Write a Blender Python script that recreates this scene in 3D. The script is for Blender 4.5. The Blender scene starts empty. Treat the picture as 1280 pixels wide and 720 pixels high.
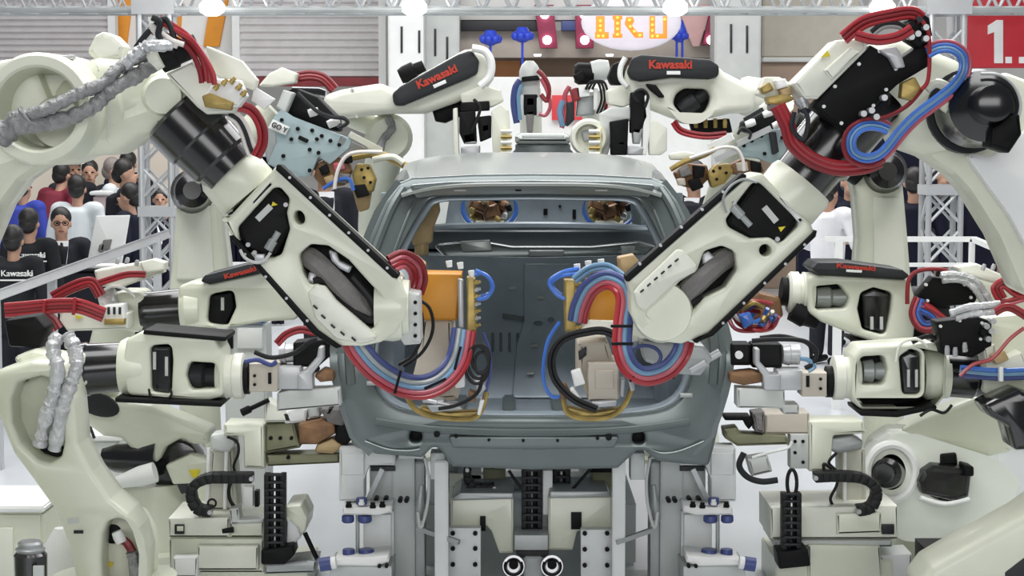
import bpy, bmesh, math, random
from mathutils import Vector, Matrix
random.seed(7)
SC = bpy.context.scene
COL = SC.collection
F = 2320.0; CAMZ = 2.1; PITCH = math.atan(190 / F)
CP, SP = math.cos(PITCH), math.sin(PITCH)
PI = math.pi

def P(px, py, Y):
    """point of the place at distance Y seen at photo pixel (px, py)"""
    dx = (px - 640) / F; dz = -(py - 360) / F
    s = Y / (CP + dz * SP)
    return Vector((dx * s, Y, CAMZ + (-SP + dz * CP) * s))

def M(px, Y):                       # pixels to metres at distance Y
    return px * Y / F

# ------------------------------------------------------------------ materials
MATS = {}
def mat(name, col, rough=.5, metal=0., var=.06, scale=6., bump=0., bscale=40., emit=0., coat=0., alpha=1., trans=0., spec=.5):
    m = bpy.data.materials.new(name); m.use_nodes = True
    nt = m.node_tree; b = nt.nodes['Principled BSDF']
    tc = nt.nodes.new('ShaderNodeTexCoord')
    n = nt.nodes.new('ShaderNodeTexNoise'); n.inputs['Scale'].default_value = scale; n.inputs['Detail'].default_value = 4
    nt.links.new(tc.outputs['Object'], n.inputs['Vector'])
    r = nt.nodes.new('ShaderNodeValToRGB')
    lo = [max(0, c * (1 - var)) for c in col]; hi = [min(1, c * (1 + var)) for c in col]
    r.color_ramp.elements[0].color = (*lo, 1); r.color_ramp.elements[0].position = .3
    r.color_ramp.elements[1].color = (*hi, 1); r.color_ramp.elements[1].position = .7
    nt.links.new(n.outputs['Fac'], r.inputs['Fac'])
    nt.links.new(r.outputs['Color'], b.inputs['Base Color'])
    b.inputs['Roughness'].default_value = rough; b.inputs['Metallic'].default_value = metal
    b.inputs['Coat Weight'].default_value = coat
    b.inputs['Specular IOR Level'].default_value = spec
    b.inputs['Coat Roughness'].default_value = .15
    if trans: b.inputs['Transmission Weight'].default_value = trans
    if bump:
        n2 = nt.nodes.new('ShaderNodeTexNoise'); n2.inputs['Scale'].default_value = bscale; n2.inputs['Detail'].default_value = 3
        nt.links.new(tc.outputs['Object'], n2.inputs['Vector'])
        bp = nt.nodes.new('ShaderNodeBump'); bp.inputs['Strength'].default_value = bump; bp.inputs['Distance'].default_value = .02
        nt.links.new(n2.outputs['Fac'], bp.inputs['Height']); nt.links.new(bp.outputs['Normal'], b.inputs['Normal'])
    if emit:
        b.inputs['Emission Color'].default_value = (*col, 1); b.inputs['Emission Strength'].default_value = emit
    MATS[name] = m
    return m
CREAM = mat('cream_paint', (.70, .72, .59), .35, coat=.3, var=.04)
CREAM2 = mat('ivory_paint', (.74, .75, .65), .4, coat=.2, var=.04)
PALE = mat('pale_white_enamel', (.80, .83, .75), .35, coat=.3, var=.03)
WHITE = mat('white_paint', (.84, .85, .83), .45, var=.03)
GREYP = mat('pale_grey_paint', (.55, .57, .55), .4, var=.05)
MIDG = mat('machined_grey', (.36, .38, .38), .35, metal=.3, var=.1)
BLACK = mat('black_gloss', (.006, .006, .007), .2, coat=.5, var=.2)
BLKM = mat('black_matte', (.006, .006, .0065), .5, spec=.15, var=.3)
RUB = mat('black_rubber', (.010, .010, .011), .5, spec=.3, var=.2)
CHAR = mat('charcoal_plastic', (.022, .024, .027), .45, spec=.3, var=.1)
STEEL = mat('steel', (.42, .43, .44), .36, metal=.6, var=.1)
BLUEPL = mat('blue_grey_plate', (.36, .46, .48), .4, metal=.2, var=.08)
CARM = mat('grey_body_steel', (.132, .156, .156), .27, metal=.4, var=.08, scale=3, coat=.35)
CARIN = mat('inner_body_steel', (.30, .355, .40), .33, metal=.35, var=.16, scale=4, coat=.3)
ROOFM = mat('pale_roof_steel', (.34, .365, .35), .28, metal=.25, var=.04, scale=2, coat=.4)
COPPER = mat('copper_brown', (.22, .12, .06), .45, metal=.5, var=.3, scale=14)
BRASS = mat('brass', (.37, .27, .085), .4, metal=.5, var=.25, scale=20)
TAN = mat('tan_arm', (.42, .30, .15), .45, metal=.2, var=.15)
ORANGE = mat('amber_plastic', (.52, .215, .006), .45, var=.06)
RED = mat('red_hose', (.34, .02, .028), .35, var=.15, coat=.3)
DRED = mat('dark_red_hose', (.22, .015, .02), .4, var=.2)
PINK = mat('pink_hose', (.46, .09, .12), .35, coat=.3)
BLUE = mat('blue_hose', (.05, .16, .55), .3, coat=.4, var=.15)
LBLUE = mat('pale_blue_hose', (.16, .30, .45), .35, coat=.3)
WHOSE = mat('white_hose', (.78, .74, .70), .4)
FOIL = mat('grey_foil_wrap', (.27, .27, .27), .5, metal=.2, bump=1.0, bscale=28, var=.3, scale=18)
BRTFOIL = mat('silver_foil_wrap', (.60, .61, .62), .35, metal=.35, bump=1.0, bscale=26, var=.2, scale=18)
SLEEVE = mat('grey_sleeve', (.19, .18, .175), .6, var=.12, scale=10, bump=.3, bscale=60)
REDTXT = mat('red_lettering', (.50, .035, .015), .5)
YEL = mat('yellow_sticker', (.75, .62, .02), .5)
BEIGE = mat('beige_gun_body', (.55, .50, .42), .45, var=.06)
NAVY = mat('navy_plastic', (.05, .07, .22), .4)
SKIN = mat('skin', (.50, .29, .20), .55, var=.06)
HAIR = mat('black_hair', (.012, .010, .009), .5, var=.3, scale=60)
GHAIR = mat('grey_hair', (.22, .19, .17), .6, var=.2, scale=60)
SUIT = mat('dark_suit_cloth', (.018, .019, .025), .8, spec=.2, var=.15)
NSUIT = mat('navy_suit_cloth', (.010, .011, .024), .8, spec=.2, var=.15)
DSHIRT = mat('black_staff_shirt', (.016, .018, .021), .8, spec=.2, var=.15)
MAROON = mat('maroon_cloth', (.17, .012, .03), .8)
LSHIRT = mat('pale_shirt_cloth', (.62, .66, .68), .8)
WSHIRT = mat('white_shirt_cloth', (.82, .82, .84), .8)
BCLOTH = mat('blue_cloth', (.03, .05, .35), .8)
ALU = mat('aluminium_tube', (.50, .51, .52), .35, metal=.35, var=.05)

# ------------------------------------------------------------------ geometry
def fillet(pts, r, n=5):
    out = []; N = len(pts)
    for i in range(N):
        p = Vector(pts[i][:2]); a = Vector(pts[i - 1][:2]); c = Vector(pts[(i + 1) % N][:2])
        rr = pts[i][2] if len(pts[i]) > 2 else r
        u = (a - p); v = (c - p); lu, lv = u.length, v.length
        if lu < 1e-9 or lv < 1e-9: continue
        u /= lu; v /= lv
        ang = u.angle(v)
        if rr <= 0 or ang > PI - .05 or ang < .05:
            out.append(p); continue
        d = min(rr / math.tan(ang / 2), lu * .48, lv * .48)
        s, e = p + u * d, p + v * d
        for k in range(n + 1):
            t = k / n
            out.append(s * (1 - t) ** 2 + p * 2 * t * (1 - t) + e * t * t)
    return out

def crom(pts, n=6, closed=False):
    pts = [Vector(p) for p in pts]; N = len(pts); out = []
    if N < 3 and not closed:
        return pts
    rng = N if closed else N - 1
    for i in range(rng):
        if closed: p0, p1, p2, p3 = pts[i - 1], pts[i], pts[(i + 1) % N], pts[(i + 2) % N]
        else: p0, p1, p2, p3 = pts[max(i - 1, 0)], pts[i], pts[i + 1], pts[min(i + 2, N - 1)]
        for k in range(n):
            t = k / n
            out.append(.5 * ((2 * p1) + (p2 - p0) * t + (2 * p0 - 5 * p1 + 4 * p2 - p3) * t * t + (3 * p1 - p0 - 3 * p2 + p3) * t ** 3))
    if not closed: out.append(pts[-1])
    return out

def oval(cx, cy, rx, ry, n=20, a=0):
    c, s = math.cos(math.radians(a)), math.sin(math.radians(a)); o = []
    for k in range(n):
        t = 2 * PI * k / n; x, y = rx * math.cos(t), ry * math.sin(t)
        o.append((cx + x * c - y * s, cy + x * s + y * c))
    return o

def rect(cx, cy, w, h, a=0):
    c, s = math.cos(math.radians(a)), math.sin(math.radians(a))
    return [(cx + x * c - y * s, cy + x * s + y * c) for x, y in ((-w / 2, -h / 2), (w / 2, -h / 2), (w / 2, h / 2), (-w / 2, h / 2))]

class G:
    def __init__(s): s.bm = bmesh.new()
    def mesh(s, me, mx=None):
        if mx is not None: me.transform(mx)
        s.bm.from_mesh(me); bpy.data.meshes.remove(me); return s
    def curve2(s, loops, half, b, fn):
        cu = bpy.data.curves.new('c', 'CURVE'); cu.dimensions = '2D'; cu.fill_mode = 'BOTH'
        cu.extrude = max(half - b, 0); cu.bevel_depth = b; cu.bevel_resolution = 1; cu.offset = -b
        for lp in loops:
            sp = cu.splines.new('POLY'); sp.points.add(len(lp) - 1); sp.use_cyclic_u = True
            for q, v in zip(sp.points, lp): q.co = (v[0], v[1], 0, 1)
        o = bpy.data.objects.new('c', cu)
        me = bpy.data.meshes.new_from_object(o)
        bpy.data.objects.remove(o); bpy.data.curves.remove(cu)
        for v in me.vertices: v.co = fn(v.co)
        return s.mesh(me)
    def plate(s, pts, Y, t, holes=(), b=.006, r=4, warp=None, smooth=False):
        """solid plate: outline seen at distance Y (front face), thickness t going back"""
        loops = []
        for i, lp in enumerate([pts] + list(holes)):
            q = crom([(p[0], p[1]) for p in lp], 4, True) if (smooth and i == 0) or len(lp) >= 14 and i > 0 else fillet(lp, r)
            w = []
            for p in q:
                v = P(p[0], p[1], Y)
                if warp:
                    for _ in range(3): v = P(p[0], p[1], Y + warp(v.x, v.z))
                w.append((v.x, v.z))
            loops.append(w)
        def fn(c):
            y = Y + t / 2 - c.z
            if warp: y += warp(c.x, c.y)
            return Vector((c.x, y, c.y))
        return s.curve2(loops, t / 2, min(b, t * .45), fn)
    def box(s, x0, y0, x1, y1, Y, t, b=.006, r=0):
        return s.plate([(x0, y0), (x1, y0), (x1, y1), (x0, y1)], Y, t, b=b, r=r)
    def cube(s, lo, hi, b=0):
        lo, hi = Vector(lo), Vector(hi); c = (lo + hi) / 2; d = hi - lo
        t = bmesh.new(); bmesh.ops.create_cube(t, size=1)
        for v in t.verts: v.co = Vector((v.co.x * d.x, v.co.y * d.y, v.co.z * d.z)) + c
        if b: bmesh.ops.bevel(t, geom=t.edges[:], offset=b, segments=2, affect='EDGES')
        me = bpy.data.meshes.new('t'); t.to_mesh(me); t.free(); return s.mesh(me)
    def lathe(s, p0, p1, prof, seg=24, sx=1.):
        p0, p1 = Vector(p0), Vector(p1); ax = p1 - p0; L = ax.length; z = ax / L
        x = z.orthogonal().normalized(); y = z.cross(x); rings = []
        if prof[0][1] > 1e-5: prof = [(prof[0][0], 0)] + list(prof)
        if prof[-1][1] > 1e-5: prof = list(prof) + [(prof[-1][0], 0)]
        for t, r in prof:
            c = p0 + ax * t
            if r < 1e-5: rings.append([s.bm.verts.new(c)])
            else: rings.append([s.bm.verts.new(c + x * r * math.cos(2 * PI * k / seg) + y * r * sx * math.sin(2 * PI * k / seg)) for k in range(seg)])
        for a, b in zip(rings, rings[1:]):
            for k in range(seg):
                k2 = (k + 1) % seg
                try:
                    if len(a) == 1 and len(b) == 1: break
                    elif len(a) == 1: s.bm.faces.new((a[0], b[k2], b[k]))
                    elif len(b) == 1: s.bm.faces.new((a[k], a[k2], b[0]))
                    else: s.bm.faces.new((a[k], a[k2], b[k2], b[k]))
                except ValueError: pass
        return s
    def cyl(s, a, b, r, r1=None, seg=16): return s.lathe(a, b, [(0, r), (1, r if r1 is None else r1)], seg)
    def px(s, a, b, Y, prof, seg=24, Y1=None):
        """lathe between two photo points, radii in pixels"""
        return s.lathe(P(*a, Y), P(*b, Y if Y1 is None else Y1), [(t, M(r, Y)) for t, r in prof], seg)
    def disc(s, c, Y, d, rpx, seg=16):        # cylinder whose axis runs towards the viewer
        a = P(*c, Y); return s.cyl(a, a + Vector((0, d, 0)), M(rpx, Y), seg=seg)
    def dots(s, cs, Y, rpx, d=.012):
        for c in cs: s.disc(c, Y - d, d * 1.5, rpx, 8)
        return s
    def tube(s, pts, r, seg=8, n=6, closed=False, lump=0., flat=1.):
        q = crom(pts, n, closed); N = len(q); rings = []; nrm = None
        for i, p in enumerate(q):
            if closed: t = q[(i + 1) % N] - q[i - 1]
            else: t = q[min(i + 1, N - 1)] - q[max(i - 1, 0)]
            if t.length < 1e-9: t = Vector((0, 0, 1))
            t.normalize()
            if nrm is None: nrm = t.orthogonal().normalized()
            nrm = (nrm - t * nrm.dot(t)).normalized(); bn = t.cross(nrm)
            rr = r * (1 + lump * random.uniform(-1, 1)) if not callable(r) else r(i / (N - 1))
            rings.append([s.bm.verts.new(p + nrm * rr * math.cos(2 * PI * k / seg) + bn * rr * flat * math.sin(2 * PI * k / seg)) for k in range(seg)])
        prs = list(zip(rings, rings[1:])) + ([(rings[-1], rings[0])] if closed else [])
        for a, b in prs:
            for k in range(seg): s.bm.faces.new((a[k], a[(k + 1) % seg], b[(k + 1) % seg], b[k]))
        if not closed:
            s.bm.faces.new(rings[0][::-1]); s.bm.faces.new(rings[-1])
        return s
    def hose(s, pts, Y, rpx, **k):
        return s.tube([P(p[0], p[1], p[2] if len(p) > 2 else Y) for p in pts], M(rpx, Y), **k)
    def bar(s, a, b, w, h=None, b_=0):
        """rectangular beam between two world points"""
        a, b = Vector(a), Vector(b); z = (b - a); L = z.length; z.normalize()
        x = z.cross(Vector((0, 1, 0)))
        if x.length < .01: x = Vector((1, 0, 0))
        x.normalize(); y = z.cross(x); h = h or w
        t = bmesh.new(); bmesh.ops.create_cube(t, size=1)
        for v in t.verts: v.co = a + z * (v.co.z + .5) * L + x * v.co.x * w + y * v.co.y * h
        if b_: bmesh.ops.bevel(t, geom=t.edges[:], offset=b_, segments=2, affect='EDGES')
        me = bpy.data.meshes.new('t'); t.to_mesh(me); t.free(); return s.mesh(me)
    def ball(s, c, r, sc=(1, 1, 1), seg=16):
        t = bmesh.new(); bmesh.ops.create_uvsphere(t, u_segments=seg, v_segments=max(6, seg // 2), radius=1)
        for v in t.verts: v.co = Vector(c) + Vector((v.co.x * r * sc[0], v.co.y * r * sc[1], v.co.z * r * sc[2]))
        me = bpy.data.meshes.new('t'); t.to_mesh(me); t.free(); return s.mesh(me)
    def grid(s, nu, nv, fn, mask=None):
        V = [[s.bm.verts.new(fn(i / nu, j / nv)) for j in range(nv + 1)] for i in range(nu + 1)]
        for i in range(nu):
            for j in range(nv):
                if mask and mask((i + .5) / nu, (j + .5) / nv): continue
                s.bm.faces.new((V[i][j], V[i + 1][j], V[i + 1][j + 1], V[i][j + 1]))
        return s
    def text(s, body, c, Y, hpx, ang=0, ext=.002, xs=1., bold=.03):
        cu = bpy.data.curves.new('t', 'FONT'); cu.body = body; cu.align_x = 'CENTER'; cu.align_y = 'CENTER'
        cu.size = M(hpx, Y) / .7; cu.extrude = ext; cu.offset = M(hpx, Y) * bold; cu.resolution_u = 3
        o = bpy.data.objects.new('t', cu)
        me = bpy.data.meshes.new_from_object(o)
        bpy.data.objects.remove(o); bpy.data.curves.remove(cu)
        mx = Matrix.Translation(P(*c, Y)) @ Matrix.Rotation(PI / 2, 4, 'X') @ Matrix.Rotation(math.radians(-ang), 4, 'Z') @ Matrix.Diagonal((xs, 1, 1, 1))
        return s.mesh(me, mx)

# ------------------------------------------------------------------ objects
ROOT = {}
def finish(name, g, m, org, ang=35, solid=0, remesh=0, sub=0):
    me = bpy.data.meshes.new(name)
    bmesh.ops.remove_doubles(g.bm, verts=g.bm.verts[:], dist=1e-5)
    bmesh.ops.recalc_face_normals(g.bm, faces=g.bm.faces[:])
    g.bm.to_mesh(me); g.bm.free()
    if solid or remesh or sub:
        o = bpy.data.objects.new('x', me); COL.objects.link(o)
        if remesh:
            r = o.modifiers.new('r', 'REMESH'); r.mode = 'VOXEL'; r.voxel_size = remesh
            r = o.modifiers.new('s', 'SMOOTH'); r.iterations = 3; r.factor = .5
        if solid:
            r = o.modifiers.new('s', 'SOLIDIFY'); r.thickness = solid; r.offset = 0
        if sub:
            r = o.modifiers.new('s', 'BEVEL'); r.width = sub; r.segments = 2; r.limit_method = 'ANGLE'
        m2 = bpy.data.meshes.new_from_object(o.evaluated_get(bpy.context.evaluated_depsgraph_get()))
        bpy.data.objects.remove(o); bpy.data.meshes.remove(me); me = m2; me.name = name
    me.transform(Matrix.Translation(-org))
    me.materials.clear(); me.materials.append(m)
    for p in me.polygons: p.use_smooth = True; p.material_index = 0
    me.set_sharp_from_angle(angle=math.radians(ang))
    o = bpy.data.objects.new(name, me); COL.objects.link(o)
    return o

def tagit(o, label, cat, group=None):
    o['label'] = label; o['category'] = cat
    if group: o['group'] = group
    return o
def thing(name, label, cat, loc, group=None):
    o = bpy.data.objects.new(name, None); COL.objects.link(o); o.empty_display_size = .1
    o.location = loc; ROOT[o.name] = Vector(loc)
    return tagit(o, label, cat, group)
def part(name, g, m, par, label=None, **k):
    r = ROOT[par.name]; o = finish(name, g, m, r, **k); o.parent = par; ROOT[o.name] = r
    if label: o['label'] = label
    return o
def solo(name, g, m, label=None, cat=None, group=None, kind=None, **k):
    vs = [v.co for v in g.bm.verts]
    lo = Vector([min(v[i] for v in vs) for i in range(3)]); hi = Vector([max(v[i] for v in vs) for i in range(3)])
    org = Vector(((lo.x + hi.x) / 2, (lo.y + hi.y) / 2, lo.z))
    o = finish(name, g, m, org, **k); o.location = org; ROOT[o.name] = org
    if label: tagit(o, label, cat, group)
    if kind: o['kind'] = kind
    return o
def copy_tree(o, dloc=Vector((0, 0, 0)), label=None, group=None):
    c = o.copy(); COL.objects.link(c); c.location = o.location + dloc
    if label: c['label'] = label
    if group: c['group'] = group
    for ch in [x for x in COL.objects if x.parent == o]:
        d = ch.copy(); COL.objects.link(d); d.parent = c
        for gch in [x for x in COL.objects if x.parent == ch]:
            e = gch.copy(); COL.objects.link(e); e.parent = d
    return c
# ================================================================== the hall
FLOORM = mat('stage_floor_paint', (.66, .69, .72), .35, var=.04, scale=1.2, coat=.2)
WALLM = mat('warm_hall_wall', (.62, .55, .46), .7, var=.05, scale=1)
WALLW = mat('pale_hall_wall', (.72, .71, .68), .7, var=.04, scale=1)
SHUT = mat('grey_shutter', (.70, .67, .67), .4, var=.05)
SHUTB = mat('beige_shutter', (.60, .56, .47), .5, var=.05)
ORB = mat('orange_banner', (.85, .33, .03), .6)
CRIM = mat('crimson_banner', (.26, .025, .07), .6)
GLOW = mat('lamp_glow', (1, .98, .95), .4, emit=6)
SGLOW = mat('sign_white_glow', (.62, .60, .66), .4, emit=.35)
OGLOW = mat('letter_orange_glow', (1, .22, .02), .4, emit=.7)
YGLOW = mat('letter_bulb_glow', (1, .62, .08), .4, emit=1.4)
REDS = mat('red_sign_board', (.55, .02, .035), .45)
DARKW = mat('navy_drape', (.010, .011, .022), .85, spec=.1, var=.3, scale=3)
DBEAM = mat('dark_beam', (.02, .02, .025), .5)
BBLUE = mat('blue_plume_plastic', (.03, .07, .60), .4)

g = G(); g.cube((-16, 2.5, -.1), (16, 34, 0)); solo('floor', g, FLOORM, kind='structure')
g = G(); g.cube((-16, 28, 0), (16, 28.2, 8)); solo('wall_back', g, WALLW, kind='structure')
g = G()
a = P(-40, 190, 22.6); b = P(268, 190, 22.6); g.cube((a.x, 22.6, 0), (b.x, 22.75, a.z + .1)); solo('wall_left', g, WALLM, kind='structure')
g = G()
a = P(1000, 168, 21.5); b = P(1330, 168, 21.5); g.cube((a.x, 21.5, 0), (b.x, 21.7, a.z + .3)); solo('wall_right', g, DARKW, kind='structure')

def shutter(name_label, x0, y0, x1, y1, Y, m, pitch):
    a, b = P(x0, y0, Y), P(x1, y1, Y)
    t = thing('roller_shutter', name_label, 'shutter', ((a.x + b.x) / 2, Y, b.z))
    g = G(); n = int((a.z - b.z) / pitch); prof = []
    for i in range(n):
        z = b.z + i * pitch
        prof += [(0, z), (-.05, z + pitch * .25), (-.06, z + pitch * .55), (0, z + pitch * .85)]
    V = [(g.bm.verts.new((a.x, Y + d, z)), g.bm.verts.new((b.x, Y + d, z))) for d, z in prof]
    for p, q in zip(V, V[1:]): g.bm.faces.new((p[0], p[1], q[1], q[0]))
    part('slats', g, m, t, solid=.012)
    part('guide_rail', G().cube((a.x - .1, Y - .1, b.z - .15), (a.x, Y + .1, a.z)), WHITE, t); part('guide_rail', G().cube((b.x, Y - .1, b.z - .15), (b.x + .1, Y + .1, a.z)), WHITE, t)
    g = G(); g.cube((a.x, Y - .07, b.z - .12), (b.x, Y + .05, b.z)); part('bottom_bar', g, DRED if x0 > 200 and x1 < 600 else MIDG, t)
    return t
shutter('grey ribbed roller shutter behind the upper left robot elbow', -30, -6, 138, 112, 25.5, SHUT, .085)
shutter('grey ribbed roller shutter with dark red bottom edge, left of the white column', 300, -6, 474, 97, 25.5, SHUT, .1)
t = thing('partition_panel', 'plain beige partition with a brown lower band behind the right valve box', 'partition', (P(1005, 60, 25.5).x, 25.6, 0))
a, b = P(953, 72, 25.5), P(1075, 72, 25.5)
part('panel', G().cube((a.x, 25.5, a.z), (b.x, 25.7, a.z + 1.2), b=.02), SHUTB, t)
part('ledge', G().cube((a.x, 25.46, a.z - .06), (b.x, 25.7, a.z), b=.01), WHITE, t)
part('lower_panel', G().cube((a.x, 25.55, 0), (b.x, 25.7, a.z - .06), b=.01), mat('warm_brown_panel', (.45, .33, .25), .6), t)

# orange banners on the bright panel
g = G(); g.box(140, -10, 300, 120, 25.8, .1); solo('wall_panel', g, WHITE, 'bright white wall panel behind the three orange banners', 'wall panel')
for i, (q, lab) in enumerate((([(146, -5), (166, -5), (158, 56), (138, 56)], 'orange hanging banner beside the left grey shutter, leftmost of three'),
           ([(212, -5), (228, -5), (224, 56), (206, 56)], 'narrow orange hanging banner above the red hose bundle, middle of three'),
           ([(264, -5), (286, -5), (274, 58), (254, 58)], 'orange hanging banner beside the lamp on the white panel, rightmost of three'))):
    g = G(); g.plate(q, 25.74, .09, r=0); solo('banner', g, ORB, lab, 'banner', 'orange banners on the white panel')

# columns
def slit_column(lab, x0, x1, slits, Y, m):
    a, b = P(x0, 0, Y), P(x1, 0, Y)
    t = thing('hall_column', lab, 'column', ((a.x + b.x) / 2, Y + .3, 0))
    g = G(); g.cube((a.x, Y, 0), (b.x, Y + .6, 6), b=.02); part('shaft', g, m, t)
    for sx, y0, y1 in slits:
        g = G(); g.box(sx - 1.4, y0, sx + 1.4, y1, Y - .02, .03); part('slit', g, DBEAM, t)
slit_column('white square column right of the ribbed shutter', 485, 529, [(502, 33, 66), (524, 38, 66)], 24, WHITE)
slit_column('grey column with two dark slits behind the left black arm cover', 530, 574, [(544, 36, 70), (559, 46, 76)], 24.6, GREYP)
slit_column('pale grey column with two dark slits right of the crimson banner', 894, 952, [(914, 30, 66), (934, 32, 66)], 24, GREYP)

# booth with the bulb sign
a, b = P(574, 26, 24.5), P(895, 26, 24.5)
t = thing('exhibition_booth', 'beige exhibition booth with a dark lintel behind the car roof', 'booth', ((a.x + b.x) / 2, 25, 0))
g = G(); g.box(574, -8, 895, 25, 25.2, .4); part('fascia', g, WALLW, t)
g = G(); g.box(574, 26, 690, 38, 25.1, .3); part('lintel', g, DBEAM, t)
g = G(); g.box(702, 26, 742, 38, 25.1, .3); part('lintel', g, NAVY, t)
g = G(); g.box(574, 38, 895, 72, 25.3, .3); part('soffit', g, mat('booth_beige', (.50, .44, .38), .6), t)
g = G(); g.box(574, 72, 895, 96, 26.4, .2); part('back_panel', g, mat('booth_brown', (.36, .25, .18), .6), t)
g = G(); g.box(619, 76, 650, 96, 26.2, .1, b=.02); part('picture_panel', g, mat('booth_orange_panel', (.70, .30, .12), .5), t)
a2 = P(574, 96, 24.3)
g = G(); g.cube((a.x, 24.3, 0), (b.x, 24.9, a2.z), b=.02); part('counter', g, WHITE, t)
g = G(); g.box(690, 119, 760, 150, 24.2, .1); part('red_panel', g, mat('booth_red', (.7, .05, .06), .5), t)
for x, y in ((672, 68), (762, 68)):
    g = G(); g.px((x, y), (x, y + 2), 25.0, [(0, 5), (1, 4)]); part('downlight', g, GLOW, t)

t = thing('lit_sign', 'glowing white lens sign with orange bulb letters above the booth', 'sign', P(789, 64, 23.8))
c = P(789, 28, 24)
g = G(); g.ball(c, M(62, 24), (1, .1, .56), 32); part('lens', g, SGLOW, t)
Yl = 23.3
def letters(gf, m, name):
    g = G()
    for q in gf: g.plate(q, Yl, .06, b=.008, r=0)
    part(name, g, m, t)
letters([[(745, 20), (756, 20), (756, 40), (761, 40), (761, 48), (744, 48), (744, 40), (745, 40)]], OGLOW, 'letter')
letters([[(766, 19), (778, 19), (778, 24), (776, 24), (776, 42), (778, 42), (778, 47), (766, 47), (766, 42), (768, 42), (768, 24), (766, 24)],
         [(783, 21), (791, 21), (793, 26), (790, 32), (797, 40), (804, 40), (804, 47), (794, 47), (781, 30)]], OGLOW, 'letter')
letters([[(812, 20), (819, 20), (819, 42), (829, 42), (829, 20), (834, 20), (834, 48), (812, 48)]], OGLOW, 'letter')
for cs in ([(750.5, y) for y in (26, 32, 38)] + [(748, 45), (754, 45)], [(772, y) for y in (22, 29, 36, 43)] + [(787, 25), (788, 33), (793, 39), (800, 44)], [(815.5, y) for y in (24, 31, 38, 45)] + [(822, 45), (831, 24)]):
    for c in cs: part('bulb', G().dots([c], Yl, 1.5, .03), YGLOW, t)

for q, lt, lab in (([(668, 6), (692, 6), (697, 60), (675, 60)], [(681, 18), (684, 50)], 'crimson tilted banner with two round lamps, left of its neighbour above the car roof'),
               ([(719, 6), (743, 6), (742, 60), (720, 60)], [(730.5, 18), (731, 50)], 'straight crimson banner with two round lamps beside the bulb sign'),
               ([(890, 6), (912, 6), (900, 54), (878, 56)], [(898, 17), (889, 50)], 'crimson slanted banner with two lamps beside the grey slit column')):
    t = thing('lamp_banner', lab, 'banner', P((q[2][0] + q[3][0]) / 2, 60, 25.04), 'crimson lamp banners')
    g = G(); g.plate(q, 25.04, .15, r=0); part('panel', g, CRIM, t)
    for c in lt:
        g = G(); p = P(*c, 25.02); g.lathe(p + Vector((0, .02, 0)), p - Vector((0, .05, 0)), [(0, .06), (.6, .055), (1, .02)], 14); part('lamp', g, GLOW, t)
g = G(); g.plate([(846, 6), (890, 6), (874, 58), (866, 58)], 25.1, .09, r=0); solo('pink_pennant', g, mat('pink_cloth', (.72, .45, .43), .7), 'pale pink pointed pennant between the white lamp and the crimson slanted banner', 'pennant')
for cx, cy, w, stems, lab in ((613, 46, 12, [613], 'small blue plume lamp on a thin stem beside the left arm cover'),
                         (653, 42, 12, [653], 'blue plume lamp on a long stem left of the tilted crimson banner'),
                         (849, 42, 10, [846, 853], 'blue cone lamp on two stems behind the right arm cover')):
    t = thing('plume_lamp', lab, 'lamp', Vector((P(cx, 60, 24.6).x, 24.6, P(574, 96, 24.3).z)), 'blue plume lamps')
    g = G(); g.px((cx, cy - 16 if len(stems) == 2 else cy - 8), (cx, cy + 11), 24.6, [(0, w * .5), (.4, w * .9), (.6, w), (.85, w * .8), (1, w * .3)], 14)
    for k in range(7):
        th = k * 2 * PI / 7; c = P(cx, cy + 3, 24.6); g.ball(c + Vector((M(w, 24.6) * .8 * math.cos(th), M(w, 24.6) * .8 * math.sin(th), 0)), M(w * .45, 24.6), seg=10)
    part('head', g, BBLUE, t)
    for s in stems:
        g = G(); f = P(s, cy + 8, 24.6); g.cyl((f.x, f.y, P(574, 96, 24.3).z), f, M(1.6, 24.6)); part('stem', g, BBLUE, t)

# ------------------------------------------------------------------ truss, towers, lamps
def tower(x0, x1, Y, lab):
    a, b = P(x0, 300, Y), P(x1, 300, Y); d = b.x - a.x; top = P(x0, -8, Y).z
    t = thing('lattice_tower', lab, 'truss tower', ((a.x + b.x) / 2, Y + d / 2, 0), 'lattice towers under the truss')
    cs = [(a.x, Y), (b.x, Y), (b.x, Y + d), (a.x, Y + d)]
    for x, y in cs:
        g = G(); g.cyl((x, y, 0), (x, y, top), .025, seg=10); part('chord', g, ALU, t)
    g = G(); h = d * 1.25; n = int(top / h)
    for i in range(n):
        for k in range(4):
            p, q = cs[k], cs[(k + 1) % 4]
            if i % 2: p, q = q, p
            g.cyl((*p, i * h + .1), (*q, (i + 1) * h + .05), .013, seg=6)
            if k in (0, 2): g.cyl((*q, i * h + .1), (*p, (i + 1) * h + .05), .013, seg=6)
    part('bracing', g, ALU, t)
    for z in (P(x0, 263, Y).z if x0 < 600 else P(x0, 236, Y).z,):
        g = G(); g.cube((a.x - .03, Y - .03, z - .05), (b.x + .03, Y + d + .03, z + .03)); part('joint_plate', g, ALU, t)
    g = G(); g.cube((a.x - .15, Y - .15, 0), (b.x + .15, Y + d + .15, .02)); part('base_plate', g, STEEL, t)
    g = G(); g.cube((a.x - .05, Y - .05, P(0, 18, Y).z), (b.x + .05, Y + d + .05, top)); part('head_block', g, ALU, t)
tower(178, 215, 15, 'aluminium lattice tower behind the left crowd, left of the pale arm')
tower(1160, 1200, 15, 'aluminium lattice tower in front of the right crowd, beside the rail')
t = thing('overhead_truss', 'long aluminium lattice truss across the top of the hall', 'truss', P(640, 13, 15))
zb, zt = P(640, 12, 15).z, P(640, -30, 15).z
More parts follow.
